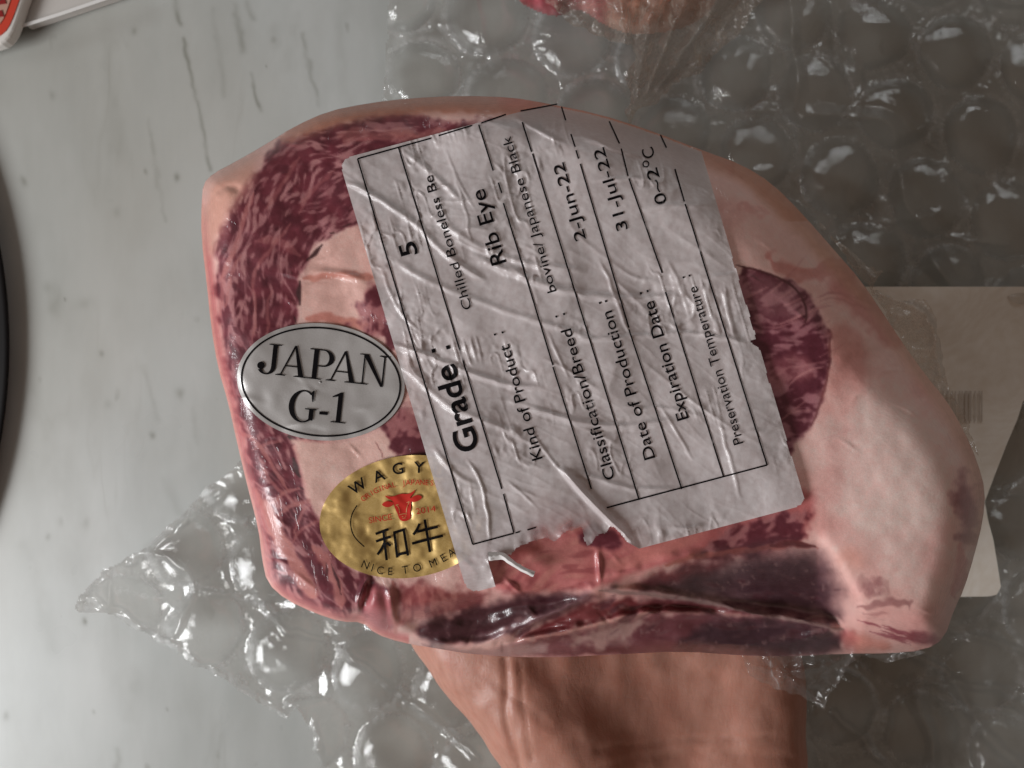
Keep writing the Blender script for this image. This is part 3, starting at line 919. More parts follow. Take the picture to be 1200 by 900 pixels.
    put(rimR * .5, (190, 136, 112))
    C += 4 * fbm(XX, YY, 5, 2, 6)[..., None]
    return np.clip(C, 10, 250)


CM = paint_meat()
LINM = np.clip(lin(CM) * 1.27, .006, .82)
GREY = LINM.mean(-1, keepdims=True)
LINM = np.clip(GREY + (LINM - GREY) * 1.0, .006, .85)


def build_meat_body(root):
    st = 1.45
    xs = np.arange(PX0 + 4, PX1 - 4, st); ys = np.arange(PY0 + 4, PY1 - 2, st)
    X, Y = np.meshgrid(xs, ys)
    sd = sample(SD, X, Y)
    ok = sd > 0
    # snap near-outside vertices onto the outline along the distance gradient
    gy, gx = np.gradient(SD)
    for _ in range(3):
        sd = sample(SD, X, Y)
        near = (sd < 0.0) & (sd > -st * 2.2)
        gX = sample(gx, X, Y); gY = sample(gy, X, Y)
        nn = np.hypot(gX, gY) + 1e-6
        X = np.where(near, X - sd * gX / nn, X); Y = np.where(near, Y - sd * gY / nn, Y)
    cell_in = ok[:-1, :-1] | ok[1:, :-1] | ok[1:, 1:] | ok[:-1, 1:]
    z = sample(HM, X, Y)
    V = W(X, Y, z)
    F = grid_faces(cell_in)
    # boundary loop -> wall -> underside
    c = sample(LINM, X, Y)
    v, f, cc, pp = compact(V.reshape(-1, 3), F, c.reshape(-1, 3), np.stack([X, Y], -1).reshape(-1, 2))
    e = np.concatenate([f[:, [0, 1]], f[:, [1, 2]], f[:, [2, 3]], f[:, [3, 0]]])
    key = np.sort(e, 1); code = key[:, 0] * 10_000_000 + key[:, 1]
    u, inv, cnt = np.unique(code, return_inverse=True, return_counts=True)
    be = e[cnt[inv] == 1]
    nxt = dict(zip(be[:, 0].tolist(), be[:, 1].tolist()))
    start = be[0, 0]; loop = [start]; cur = nxt[start]
    while cur != start and len(loop) < 200000:
        loop.append(cur); cur = nxt[cur]
    loop = np.array(loop)
    ctr = W(690, 450, .08)
    rings = [loop]; allv = [v]; allc = [cc]; nv = len(v); faces = [f]
    top = v[loop]
    n = len(loop)
    for q, (sc, zz) in enumerate(((.999, .55), (.985, .25), (.95, .08), (.86, .0), (.6, .0), (.3, .0))):
        r = top.copy()
        r[:, :2] = ctr[:2] + (top[:, :2] - ctr[:2]) * sc
        r[:, 2] = .072 + (top[:, 2] - .072) * zz
        allv.append(r); allc.append(cc[loop] * .9)
        ids = np.arange(nv, nv + n); nv += n
        a, b = rings[-1], ids
        faces.append(np.stack([a, np.roll(a, -1), np.roll(b, -1), b], -1)[:, ::-1])
        rings.append(ids)
    allv.append(np.array([[ctr[0], ctr[1], .072]])); allc.append(cc[:1])
    last = rings[-1]
    m2 = n - n % 2
    tri = np.stack([last, np.roll(last, -1), np.full(n, nv), np.full(n, nv)], -1)
    o_faces = np.concatenate(faces)
    vv = np.concatenate(allv); call = np.concatenate(allc)
    # last cap as degenerate-free quads: join pairs of edges to the centre
    cap = np.stack([last[0:m2:2], last[1:m2:2], np.roll(last, -2)[0:m2:2], np.full(m2 // 2, nv)], -1)[:, ::-1]
    o_faces = np.concatenate([o_faces, cap])
    o = make_obj('beef_cut', vv, o_faces, M_meat, None, cols=call)
    adopt(o, root)
    return o


beef = empty('beef_rib_eye', tuple(W(690, 450, .072)))
tag(beef, 'vacuum packed marbled beef rib eye piece held on an open hand above the counter', 'beef')
build_meat_body(beef)

# ------------------------------------------------------------------ the wrinkled product label
BL, TL, BR = np.array([548., 696]), np.array([397., 187]), np.array([946., 591])
EU, EV = TL - BL, BR - BL
LU, LV = np.hypot(*EU), np.hypot(*EV)
DU, DV = EU / LU, EV / LV


def blur(A, n):
    B = A.copy()
    for _ in range(n):
        P = np.pad(B, 1, mode='edge')
        B = (P[:-2, 1:-1] + P[2:, 1:-1] + P[1:-1, :-2] + P[1:-1, 2:] + 2 * B) / 6
    return B


HS = blur(HM, 30)


def label_relief():
    z = np.zeros(XX.shape)
    rot = math.radians(24)
    warp = 14 * fbm(XX, YY, 120, 2, 6)
    a = (XX * math.cos(rot) + (YY + warp) * math.sin(rot)); b = (-XX * math.sin(rot) + (YY + warp) * math.cos(rot))
    b = b - .0009 * (XX - 470) ** 2 * .35
    rd = 1 - np.abs(vnoise(a / 110, b / 30, 2)) * 2.6
    rd2 = 1 - np.abs(vnoise(a / 60 + 7, b / 11, 5)) * 2.4
    mk = .45 + .55 * sst(-.5, .5, fbm(XX, YY, 110, 2, 3))
    z += .00042 * np.clip(rd, 0, 1) ** 2.2 * mk * sst(-.5, .6, fbm(XX, YY, 75, 2, 5)) + .00008 * np.clip(rd2, 0, 1) ** 2.5 * mk
    uu = XX * DU[0] + YY * DU[1]; vv = XX * DV[0] + YY * DV[1]
    w3 = 1 - np.abs(vnoise((uu + 6 * vnoise(XX / 20, YY / 20, 1)) / 34, vv / 9, 4)) * 2.6
    mk3 = sst(.0, .7, fbm(XX, YY, 55, 2, 6))
    z += .00042 * np.clip(w3, 0, 1) ** 4 * mk3
    z += .00012 * fbm(XX, YY, 9, 2, 1) * (.4 + mk3)
    A = [([(400, 210), (430, 224), (455, 240), (490, 264), (510, 287), (540, 312), (575, 332)], 1.15, 4.5),
         ([(452, 402), (485, 411), (520, 424), (560, 441), (600, 452), (640, 453)], 1.45, 4.5),
         ([(462, 170), (490, 190), (520, 216), (545, 240)], .8, 4),
         ([(555, 303), (600, 318), (640, 335), (690, 347), (740, 352), (800, 345)], 1.5, 6),
         ([(610, 478), (650, 487), (690, 497), (740, 500), (795, 492)], 1.3, 4.5),
         ([(500, 250), (535, 272), (565, 292), (625, 312), (690, 318)], .9, 5),
         ([(598, 134), (635, 155), (668, 172)], 1.3, 3.5), ([(678, 158), (720, 174), (765, 188)], 1.3, 4),
         ([(470, 425), (500, 455), (530, 480), (560, 490), (610, 510)], .8, 5),
         ([(670, 398), (740, 396), (800, 388), (880, 402)], .9, 3.5),
         ([(455, 300), (500, 330), (560, 352), (620, 374), (700, 398)], .8, 5),
         ([(690, 214), (740, 208), (770, 212)], .8, 3), ([(745, 246), (800, 240), (842, 240)], .9, 5), ([(820, 330), (870, 320)], 1.0, 5),
         ([(720, 478), (780, 478), (830, 490)], .6, 3), ([(505, 520), (535, 560), (566, 570)], .7, 4), ([(545, 535), (562, 560), (570, 590), (574, 625), (568, 640)], .7, 2.2),
         ([(655, 545), (672, 565), (690, 585), (710, 605), (730, 624), (746, 641)], 3.2, 4.2),
         ([(668, 552), (700, 560), (740, 575), (800, 572)], .8, 4), ([(835, 500), (880, 510), (925, 495)], .7, 5),
         ([(780, 300), (800, 340), (810, 380)], .4, 2.5), ([(700, 300), (715, 330), (732, 380), (745, 400)], .6, 2.5), ([(840, 480), (850, 520), (870, 590)], .5, 3),
         ([(530, 200), (545, 240), (552, 290)], .45, 2), ([(520, 170), (540, 220), (560, 250)], .4, 2), ([(572, 185), (590, 200), (596, 215)], .5, 2),
         ([(445, 310), (455, 340), (470, 370), (500, 395)], .5, 2.2), ([(486, 385), (500, 420), (510, 440)], .4, 2), ([(640, 385), (655, 420), (670, 450)], .5, 2),
         ([(770, 470), (790, 500), (815, 545)], .5, 2.2), ([(618, 500), (650, 545), (668, 560)], .5, 2.2), ([(590, 560), (625, 590), (632, 600)], .5, 2), ([(780, 615), (800, 622), (830, 612)], 1.0, 3)]
    for p, am, w in A:
        line_g(z, p, am * .00056, w * .75)
    z += .0007 * fbm(XX, YY, 80, 2, 2)
    return z


LR = label_relief()
HL = HS + .0012 + LR - LR.min() * .3
HL = np.maximum(HL, HM + .0006)

TEAR = [(583, 712), (583, 690), (577, 672), (573, 657), (590, 650), (600, 653), (604, 641), (620, 637), (632, 630), (650, 635), (664, 623), (680, 619),
        (688, 640), (697, 634), (716, 617), (738, 638), (747, 643), (752, 700), (700, 730), (600, 730)]
RGHT = [(880, 399), (897, 396), (897, 409), (884, 404)]
RGHT2 = [(917, 498), (930, 494), (930, 505)]


def build_label(root):
    nu, nv = int(LU / 1.35), int(LV / 1.35)
    u, v = np.meshgrid(np.linspace(0, 1, nu + 1), np.linspace(0, 1, nv + 1), indexing='ij')
    X = BL[0] + u * EU[0] + v * EV[0]; Y = BL[1] + u * EU[1] + v * EV[1]
    # rounded corners
    a, b = u * LU, v * LV
    r = 12.0
    da = np.minimum(a, LU - a); db = np.minimum(b, LV - b)
    corner = (da < r) & (db < r) & (np.hypot(r - da, r - db) > r)
    ok = ~corner & (sample(SD, X, Y) > 1.2)
    tearn = sdist(X, Y, TEAR) + 2.2 * fbm(X, Y, 10, 3, 2) * (X > 590) * (X < 735)
    ok &= tearn < 0
    ok &= ~inside(X, Y, RGHT) & ~inside(X, Y, RGHT2)
    # wavy cut of the right edge between the nicks
    ok &= (LV - b) > np.clip(1.6 * vnoise(a / 14, a * 0, 3) + 1.0, 0, 3) * ((a > 60) & (a < 320))
    keep = ok[:-1, :-1] & ok[1:, :-1] & ok[1:, 1:] & ok[:-1, 1:]
    # soaked, half see-through paper near the tear and over the gold sticker
    soak = np.clip(1 - (-tearn) / 70.0, 0, 1) ** 1.5 * sst(585, 640, X) * sst(745, 690, X - (Y - 640) * .9)
    soak = np.clip(soak * (1 + .5 * fbm(X, Y, 18, 3, 4)), 0, 1)
    sdl = sample(SD, X, Y)
    clear = .13 + .55 * soak + .20 * sst(58, 12, sdl) * sst(230, 170, Y) + .03 * fbm(X, Y, 40, 2, 5)
    edge_lift = np.exp(-np.clip(-tearn, 0, 30) / 5.0) * .0008
    z = sample(HL, X, Y) + edge_lift * (.5 + vnoise(X / 8, Y / 8, 1))
    V = W(X, Y, z).reshape(-1, 3)
    F = grid_faces(keep)[:, ::-1]
    vv, ff, cl = compact(V, F, np.clip(clear, .04, .7).ravel())
    o = make_obj('product_label', vv, ff, M_label, attrs={'clear': cl})
    adopt(o, root)
    o['label'] = 'creased white printed label with a torn lower edge'
    return o


lab = build_label(beef)


# ------------------------------------------------------------------ print that lies on a relief
def cut_fine(bm, step):
    co = np.array([v.co[:2] for v in bm.verts])
    for ax in (0, 1):
        lo, hi = co[:, ax].min(), co[:, ax].max()
        for k2 in np.arange(math.floor(lo / step) * step + step, hi, step):
            pc = [0, 0, 0]; pc[ax] = k2 + .013
            no = [0, 0, 0]; no[ax] = 1
            bmesh.ops.bisect_plane(bm, geom=bm.verts[:] + bm.edges[:] + bm.faces[:], dist=1e-5, plane_co=pc, plane_no=no)


def text_mesh(txt, bold=0.0):
    """flat letters of a text: vertices (baseline left = 0,0) and faces"""
    cu = bpy.data.curves.new('lettering', 'FONT')
    cu.body = txt; cu.size = 1.0; cu.offset = bold; cu.resolution_u = 5; cu.fill_mode = 'FRONT'
    o = bpy.data.objects.new('lettering', cu)
    COL.objects.link(o)
    dg = bpy.context.evaluated_depsgraph_get()
    ev = o.evaluated_get(dg)
    me = ev.to_mesh()
    v = np.array([q.co[:2] for q in me.vertices]); f = [tuple(p.vertices) for p in me.polygons]
    ev.to_mesh_clear()
    bpy.data.objects.remove(o); bpy.data.curves.remove(cu)
    return v, f


def lay(name, pv, faces, relief, lift, mat, parent, step=3.0, per_face_lift=None):
    """put flat print given in photo pixels onto a relief"""
    bm = bmesh.new()
    bv = [bm.verts.new((float(p[0]), float(p[1]), float(p[2]) * 1000 if len(p) > 2 else 0.0)) for p in pv]
    for q, f in enumerate(faces):
        try:
            bm.faces.new([bv[i] for i in f])
        except ValueError:
            pass
    if step:
        cut_fine(bm, step)
    bmesh.ops.triangulate(bm, faces=bm.faces[:])
    bm.verts.index_update()
    P = np.array([v.co[:2] for v in bm.verts])
    dz_ = np.array([v.co[2] for v in bm.verts]) / 1000
    F = np.array([[v.index for v in f.verts] for f in bm.faces])
    bm.free()
    # face up
    a, b, c = P[F[:, 0]], P[F[:, 1]], P[F[:, 2]]
    cr = (b[:, 0] - a[:, 0]) * (c[:, 1] - a[:, 1]) - (b[:, 1] - a[:, 1]) * (c[:, 0] - a[:, 0])
    F = np.where((cr > 0)[:, None], F[:, ::-1], F)
    z = sample(relief, P[:, 0], P[:, 1]) + lift + dz_
    o = make_obj(name, W(P[:, 0], P[:, 1], z), F, mat, parent)
    return o


def text_on(txt, start, d, length, cap, relief, lift, mat, parent, bold=0.0, step=3.0, name='lettering'):
    v, f = text_mesh(txt, bold)
    x0, x1 = v[:, 0].min(), v[:, 0].max()
    d = np.asarray(d, float) / np.hypot(*d)
    up = np.array([d[1], -d[0]])
    sx = length / (x1 - x0); sy = cap / .727
    P = np.asarray(start, float) + (v[:, :1] - x0) * sx * d + v[:, 1:] * sy * up
    return lay(name, P, f, relief, lift, mat, parent, step)


def strip(pts, w):
    """quads of a thin band along a polyline"""
    p = np.asarray(pts, float)
    t = np.gradient(p, axis=0)
    t /= np.hypot(t[:, 0], t[:, 1])[:, None] + 1e-9
    n = np.stack([-t[:, 1], t[:, 0]], 1) * w / 2
    v = np.concatenate([p + n, p - n]); m = len(p)
    f = [(i, i + 1, m + i + 1, m + i) for i in range(m - 1)]
    return v, f


TEXT_LIFT = .00022
for txt, st, ln, cap, bold in (
        ('5', (490, 297), 16, 21, .012), ('Grade', (562, 525), 104, 28, .018), ('Chilled Boneless Be', (553, 361), 163, 11.5, .0), ('Rib Eye', (593, 307), 90, 18.5, .004),
        ('bovine/ Japanese Black', (652, 341), 190, 11.5, .0), ('2-Jun-22', (687, 280), 94, 14, .004), ('31-Jul-22', (736, 268), 100, 14, .004),
        ('Kind of Product', (636, 537), 140, 13.5, .004), ('Classification/Breed', (721, 560), 183, 13.5, .004), ('Date of Production', (768, 536), 180, 14, .004),
        ('Expiration Date', (807, 490), 144, 14.5, .006), ('Preservation Temperature', (871, 519), 192, 12, .0)):
    text_on(txt, st, DU, ln, cap, HL, TEXT_LIFT, M_ink, lab, bold)
text_on('0~2', (782, 237), DU, 43, 14.5, HL, TEXT_LIFT, M_ink, lab, .004)
text_on('C', (768, 183), DU, 12, 14.5, HL, TEXT_LIFT, M_ink, lab, .0)
ring = [(757 + 3.4 * math.cos(t), 192 + 3.4 * math.sin(t)) for t in np.linspace(0, 2 * math.pi, 19)]
v_, f_ = strip(ring, 1.3)
lay('degree_sign', v_, f_, HL, TEXT_LIFT, M_ink, lab, None)
for pts, sz in ((((508, 411), (525, 407)), 4.4), (((580, 392), (589, 389.5)), 2.4), (((652, 371), (661, 368)), 2.4), (((703, 355), (710, 353)), 2.4), (((751, 343.5), (759, 341)), 2.4),
                (((801, 325), (808, 323)), 2.2)):
    vv, ff = [], []
    for cx, cy in pts:
        o = np.array([cx, cy]); s = sz / 2
        b = len(vv)
        vv += [o + s * (-DU - DV), o + s * (DU - DV), o + s * (DU + DV), o + s * (-DU + DV)]
        ff.append((b, b + 1, b + 2, b + 3))
    lay('colon', vv, ff, HL, TEXT_LIFT, M_ink, lab, None)


def rule(a, b, w=1.7):
    n = max(2, int(np.hypot(b[0] - a[0], b[1] - a[1]) / 2.5))
    t = np.linspace(0, 1, n + 1)[:, None]
    p = np.asarray(a, float) * (1 - t) + np.asarray(b, float) * t
    v, f = strip(p, w)
    return lay('ruled_line', v, f, HL, TEXT_LIFT * .8, M_ink, lab, None)


for a, b in (((419, 186), (554, 638)), ((467, 173), (588, 573)), ((590, 579), (602, 624)), ((561, 146), (578, 200)), ((584, 214), (588, 226)), ((590, 238), (648, 428)), ((648, 430), (693, 573)),
             ((612, 143), (623, 178)), ((624, 180), (749, 586)), ((658, 125), (663, 141)), ((669, 157), (674, 172)), ((675, 176), (678, 186)), ((680, 192), (737, 384)), ((737, 386), (799, 573)),
             ((714, 142), (726, 168)), ((728, 174), (736, 206)), ((737, 209), (776, 320)), ((780, 342), (848, 559)), ((774, 158), (781, 173)), ((791, 198), (802, 236)), ((803, 239), (899, 545)),
             ((419, 186), (505, 162)), ((514, 159), (553, 147)), ((564, 144), (593, 134)), ((610, 130), (653, 122)), ((554, 638), (602, 625)), ((604, 624.5), (609, 623)), ((618, 621), (628, 618)), ((711, 595), (899, 545))):
    rule(a, b)

# torn white strip standing up at the tear
def torn_strip():
    c = chaikin([(572, 652), (580, 652), (590, 651), (600, 660), (612, 667), (626, 673)], 2, False)
    n = len(c)
    rows = []
    for q, s in enumerate(np.linspace(-1, 1, 7)):
        w = np.interp(np.linspace(0, 1, n), [0, .15, .3, .6, 1], [9, 8, 7.5, 5.5, 5.5])
        t = np.gradient(c, axis=0); t /= np.hypot(t[:, 0], t[:, 1])[:, None]
        nr = np.stack([-t[:, 1], t[:, 0]], 1)
        p = c + nr * (w * s)[:, None] * .62 + .7 * np.stack([vnoise(c[:, 0] / 4, c[:, 1] * 0 + s, 2), vnoise(c[:, 0] / 4 + 9, c[:, 1] * 0 + s, 5)], 1)
        z = sample(HL, p[:, 0], p[:, 1]) + .0006 + .0013 * (1 - s * s) + .0005 * vnoise(c[:, 0] / 5, c[:, 1] * 0 + 3 * s, 1)
        rows.append(W(p[:, 0], p[:, 1], z))
    V = np.stack(rows).reshape(-1, 3)
    m = make_obj('torn_strip', V, grid_faces(np.ones((6, n - 1), bool)), simple('torn_paper', (.80, .77, .76), .5), lab)
    return m


torn_strip()


# ------------------------------------------------------------------ oval stickers
def disc(name, cx, cy, ax, bx, deg, relief, lift, mat, parent, rel_fn=None):
    nr, nt = 60, 220
    r, t = np.meshgrid(np.linspace(0, 1, nr + 1), np.linspace(0, 2 * math.pi, nt, endpoint=False), indexing='ij')
    c, s = math.cos(math.radians(deg)), math.sin(math.radians(deg))
    ex, ey = ax * r * np.cos(t), bx * r * np.sin(t)
    X = cx + ex * c - ey * s; Y = cy + ex * s + ey * c
    z = sample(relief, X, Y) + lift
    V = W(X, Y, z)
    idx = np.arange((nr + 1) * nt).reshape(nr + 1, nt)
    f = np.stack([idx[:-1], idx[1:], np.roll(idx[1:], -1, 1), np.roll(idx[:-1], -1, 1)], -1)[1:].reshape(-1, 4)[:, ::-1]
    V = V.reshape(-1, 3)
    # centre fan
    cidx = np.array([[0, idx[1, (j + 1) % nt], idx[1, j]] for j in range(nt)])
    bmv = [tuple(q) for q in V]
    tri = [tuple(q) for q in f] + [tuple(q[::-1]) for q in cidx]
    o = make_obj(name, V, tri, mat)
    adopt(o, parent)
    return o


HT = blur(HM, 14) + .00004 * fbm(XX, YY, 20, 2, 2)
HT = np.maximum(HT, HM - .0001) + .0004
HG = blur(HM, 14) + .0005 * np.clip(fbm(XX, YY, 26, 3, 5), -1, 1) + .0003
HG = np.maximum(HG, HM) + .0003
oval = disc('oval_sticker', 376, 447.5, 98.5, 68.5, 5.5, HT, 0, M_silver, beef)
oval['label'] = 'silver grey oval sticker with serif lettering'


def ellipse(cx, cy, a, b, deg, n=160, t0=0, t1=2 * math.pi):
    t = np.linspace(t0, t1, n)
    c, s = math.cos(math.radians(deg)), math.sin(math.radians(deg))
    return np.stack([cx + a * np.cos(t) * c - b * np.sin(t) * s, cy + a * np.cos(t) * s + b * np.sin(t) * c], 1)


v_, f_ = strip(ellipse(376, 447.5, 93.2, 63.2, 5.5, 181), 2.0)
lay('border_line', v_, f_, HT, .0001, M_inkc, oval, None)


# serif letters drawn stroke by stroke (local units: cap height 178)
def arc_band(cx, cy, ro, ri, t0, t1, n=26, ofs=(0, 0)):
    t = np.radians(np.linspace(t0, t1, n))
    o = np.stack([cx + ro[0] * np.cos(t), cy + ro[1] * np.sin(t)], 1)
    i = np.stack([cx + ofs[0] + ri[0] * np.cos(t), cy + ofs[1] + ri[1] * np.sin(t)], 1)
    return [np.array([o[k2], o[k2 + 1], i[k2 + 1], i[k2]]) for k2 in range(n - 1)]


def rect(x0, y0, x1, y1):
    return np.array([(x0, y0), (x1, y0), (x1, y1), (x0, y1)], float)


def ball(x, y, r, n=18):
    t = np.linspace(0, 2 * math.pi, n, endpoint=False)
    return np.stack([x + r * np.cos(t), y + r * np.sin(t)], 1)


def serif(x, y, w, up):
    """thin bracketed serif; up=+1 when it sits on the baseline"""
    return np.array([(x - w, y), (x + w, y), (x + w, y + 5 * up), (x + w * .45, y + 7 * up), (x, y + 12 * up), (x - w * .45, y + 7 * up), (x - w, y + 5 * up)], float)


def L_J():
    s = [rect(84, 48, 111, 176), serif(98, 178, 38, -1)]
    s += arc_band(56, 48, (55, 52), (28, 44), 0, -150, 22, (0, 0))
    s += [ball(24, 46, 22)]
    return s


def L_A(ap, lf, rf):
    yT = 182
    return [np.array([(ap - 5, yT), (ap + 6, yT), (lf + 9, 4), (lf + 1, 4)], float),
            np.array([(ap - 4, yT), (ap + 8, yT), (rf + 16, 4), (rf - 15, 4)], float),
            rect(lf + 28, 56, rf - 18, 63), serif(lf + 5, 0, 29, 1), serif(rf, 0, 42, 1)]


def L_P(x):
    s = [rect(x, 4, x + 28, 176), rect(x - 24, 171, x + 60, 178), serif(x + 14, 0, 42, 1), rect(x + 20, 76, x + 62, 83)]
    s += arc_band(x + 58, 127, (63, 51), (34, 44), 90, -90, 22)
    return s


def L_N(x):
    return [rect(x, 4, x + 8, 172), np.array([(x - 6, 178), (x + 26, 178), (x + 128, -4), (x + 112, -4)], float), rect(x + 117, 4, x + 126, 176),
            serif(x + 4, 0, 32, 1), serif(x + 121, 178, 31, -1), rect(x - 26, 173, x + 20, 178)]


def L_G():
    s = arc_band(84, 90, (84, 95), (57, 87), 52, 318, 40, (4, 0))
    s += [np.array([(126, 172), (133, 186), (142, 188), (142, 122), (135, 122), (130, 145)], float)]
    s += [rect(122, 12, 148, 78), rect(98, 74, 166, 81)]
    s += arc_band(84, 90, (76, 95), (60, 87), 318, 330, 6, (4, 0))
    return s


def L_1():
    return [rect(28, 6, 55, 170), np.array([(-6, 152), (40, 178), (55, 178), (55, 160), (-4, 146)], float), serif(42, 0, 44, 1)]


def stamp(polys, origin, deg, scale, relief, lift, mat, parent, name='lettering'):
    c, s = math.cos(math.radians(deg)), math.sin(math.radians(deg))
    V, F = [], []
    zl = []
    for q, p in enumerate(polys):
        b = len(V)
        for x, y in p:
            x, y = x * scale, -y * scale
            V.append((origin[0] + x * c - y * s, origin[1] + x * s + y * c)); zl.append(q)
        F.append(tuple(range(b, b + len(p))))
    V = np.concatenate([np.array(V), np.array(zl)[:, None] * 2e-6], 1)
    return lay(name, V, F, relief, lift, mat, parent, 3.0)


ORG = (240 + 300 / 5, 330 + 534 / 5)
for polys, xo in ((L_J(), 0), (L_A(216, 137, 262), 0), (L_P(326), 0), (L_A(509, 433, 562), 0), (L_N(620), 0)):
    stamp(polys, ORG, 6.2, .2, HT, .00016, M_inkc, oval)
stamp(L_G(), (240 + 482 / 5, 330 + 811 / 5), 6.2, .2, HT, .00016, M_inkc, oval)
stamp([rect(0, 0, 50, 18)], (240 + 670 / 5, 330 + 778 / 5), 5, .2, HT, .00016, M_inkc, oval)
stamp(L_1(), (240 + 738 / 5, 330 + 823 / 5), 6.2, .2, HT, .00016, M_inkc, oval)

gold = disc('gold_sticker', 478, 605.5, 104, 71.5, -8, HG, 0, M_gold, beef)
gold['label'] = 'gold foil oval sticker with a red cow head, partly under the white label'
GZ = lambda x, y: (360 + x / 4.615, 520 + y / 4.615)
GL = .00030


def letter_at(ch, c, deg, cap, mat, bold=0.0, wid=1.0):
    v, f = text_mesh(ch, bold)
    x0, x1 = v[:, 0].min(), v[:, 0].max()
    sc = cap / .727
    d = np.array([math.cos(math.radians(deg)), math.sin(math.radians(deg))])
    up = np.array([d[1], -d[0]])
    P = np.asarray(c, float) + (v[:, :1] - (x0 + x1) / 2) * sc * wid * d + (v[:, 1:] - .363) * sc * up
    return P, f


def word_arc(word, cs, degs, cap, mat, bold=0.0, wid=1.0):
    V, F = np.zeros((0, 2)), []
    for ch, c, dg in zip(word, cs, degs):
        if ch == ' ':
            continue
        P, f = letter_at(ch, GZ(*c), dg, cap, mat, bold, wid)
        F += [tuple(i + len(V) for i in q) for q in f]
        V = np.concatenate([V, P])
    return lay('lettering', V, F, HG, GL, mat, gold, 3.0)


word_arc('WAGYU', [(272, 228), (386, 172), (490, 133), (605, 126), (712, 150)], [-33, -21, -8, 3, 9], 13.5, M_inkc, .012, 1.05)


def spread(path, n):
    p = chaikin(path, 3, False)
    d = np.concatenate([[0], np.cumsum(np.hypot(*np.diff(p, axis=0).T))])
    t = np.linspace(0, d[-1], n)
    x = np.interp(t, d, p[:, 0]); y = np.interp(t, d, p[:, 1])
    g = np.degrees(np.arctan2(np.gradient(y), np.gradient(x)))
    return list(zip(x, y)), g


cs_, dg_ = spread([(306, 294), (350, 262), (400, 240), (460, 222), (530, 209), (600, 206), (700, 213)], 17)
word_arc('ORIGINAL JAPANESE', cs_, dg_, 6.4, M_red, .0, .98)
cs_, dg_ = spread([(318, 655), (352, 672), (398, 686), (450, 688), (530, 680), (600, 668), (680, 645), (735, 617), (800, 575)], 12)
cs_ = [(316, 653), (354, 669), (396, 683), (450, 689), None, (530, 681), (594, 669), None, (680, 643), (736, 616), (779, 588), (818, 560)]
word_arc('NICE TO MEAT', [c or (0, 0) for c in cs_], [22, 16, 10, 2, 0, -8, -10, 0, -22, -28, -32, -38], 9.6, M_inkc, .0, .95)
for w_, st, L_ in (('SINCE', (336, 430), 27.0), ('2014', (590, 382), 23.5)):
    text_on(w_, GZ(*st), (math.cos(math.radians(-9)), math.sin(math.radians(-9))), L_, 7.2, HG, GL, M_red, gold, .0)

# the two characters, stroke by stroke, and the bracket line
def strokes(segs, w, mat, name):
    V, F, k2 = [], [], 0
    zl = []
    for q, seg in enumerate(segs):
        p = np.array([GZ(*s) for s in seg])
        n = max(2, int(np.hypot(*(p[-1] - p[0])) / 2.5))
        if len(p) == 2:
            t = np.linspace(0, 1, n)[:, None]; p = p[0] * (1 - t) + p[1] * t
        else:
            p = chaikin(p, 3, False)
        v, f = strip(p, w)
        F += [tuple(i + len(V) for i in g2)[::-1] for g2 in f]
        V += list(v); zl += [q] * len(v)
    V = np.array(V)
    z = sample(HG, V[:, 0], V[:, 1]) + GL + np.array(zl) * 3e-6
    return make_obj(name, W(V[:, 0], V[:, 1], z), F, mat, gold, smooth=False)


strokes([[(370, 488), (440, 462)], [(372, 528), (452, 503)], [(412, 475), (430, 630)], [(420, 528), (405, 565), (380, 600)], [(428, 535), (452, 552)],
         [(470, 474), (487, 616)], [(466, 482), (526, 464)], [(521, 460), (545, 605)], [(484, 601), (546, 588)]], 3.0, M_inkc, 'character')
strokes([[(636, 410), (664, 586)], [(596, 476), (706, 449)], [(567, 540), (734, 497)], [(608, 432), (596, 462), (574, 492)]], 3.1, M_inkc, 'character')
strokes([[(270, 333), (240, 380), (232, 440), (252, 505), (309, 557)]], 1.3, M_inkc, 'border_line')


# red cow head
def poly_z(pts, k=1):
    return chaikin([GZ(*p) for p in pts], k)


def flat_polys(polys, mat, name, lift):
    V, F, zl = [], [], []
    for q, p in enumerate(polys):
        b = len(V)
        V += list(p); zl += [q] * len(p)
        F.append(tuple(range(b, b + len(p))))
    return V, F, zl


head = [(417, 279), (436, 284), (462, 287), (488, 276), (512, 270), (540, 272), (556, 268), (572, 258), (585, 246), (580, 262), (566, 280), (556, 292),
        (566, 300), (560, 318), (562, 345), (556, 375), (560, 395), (552, 412), (528, 420), (508, 417), (496, 404), (490, 382), (478, 358), (470, 335), (468, 318), (456, 304), (436, 298)]
earl = [(402, 330), (414, 316), (434, 310), (456, 314), (470, 322), (462, 334), (442, 344), (420, 342)]
earr = [(556, 300), (572, 284), (596, 276), (618, 282), (620, 294), (604, 308), (580, 316), (560, 314)]
for q, p in enumerate((head, earl, earr)):
    pz = poly_z(p)
    lay('cow_emblem', pz, [tuple(range(len(pz)))], HG, GL + q * 6e-6, M_red, gold, 3.0)
M_goldline = simple('gold_line', (.62, .40, .14), .5)
strokes([[(482, 330), (496, 345), (500, 375)], [(552, 315), (538, 345), (536, 372)], [(498, 385), (520, 378), (540, 380)], [(512, 395), (520, 392)], [(530, 392), (536, 390)], [(516, 404), (532, 400)],
         [(478, 332), (494, 328)], [(538, 318), (552, 312)]], .5, M_goldline, 'emblem_line').location.z += .00008

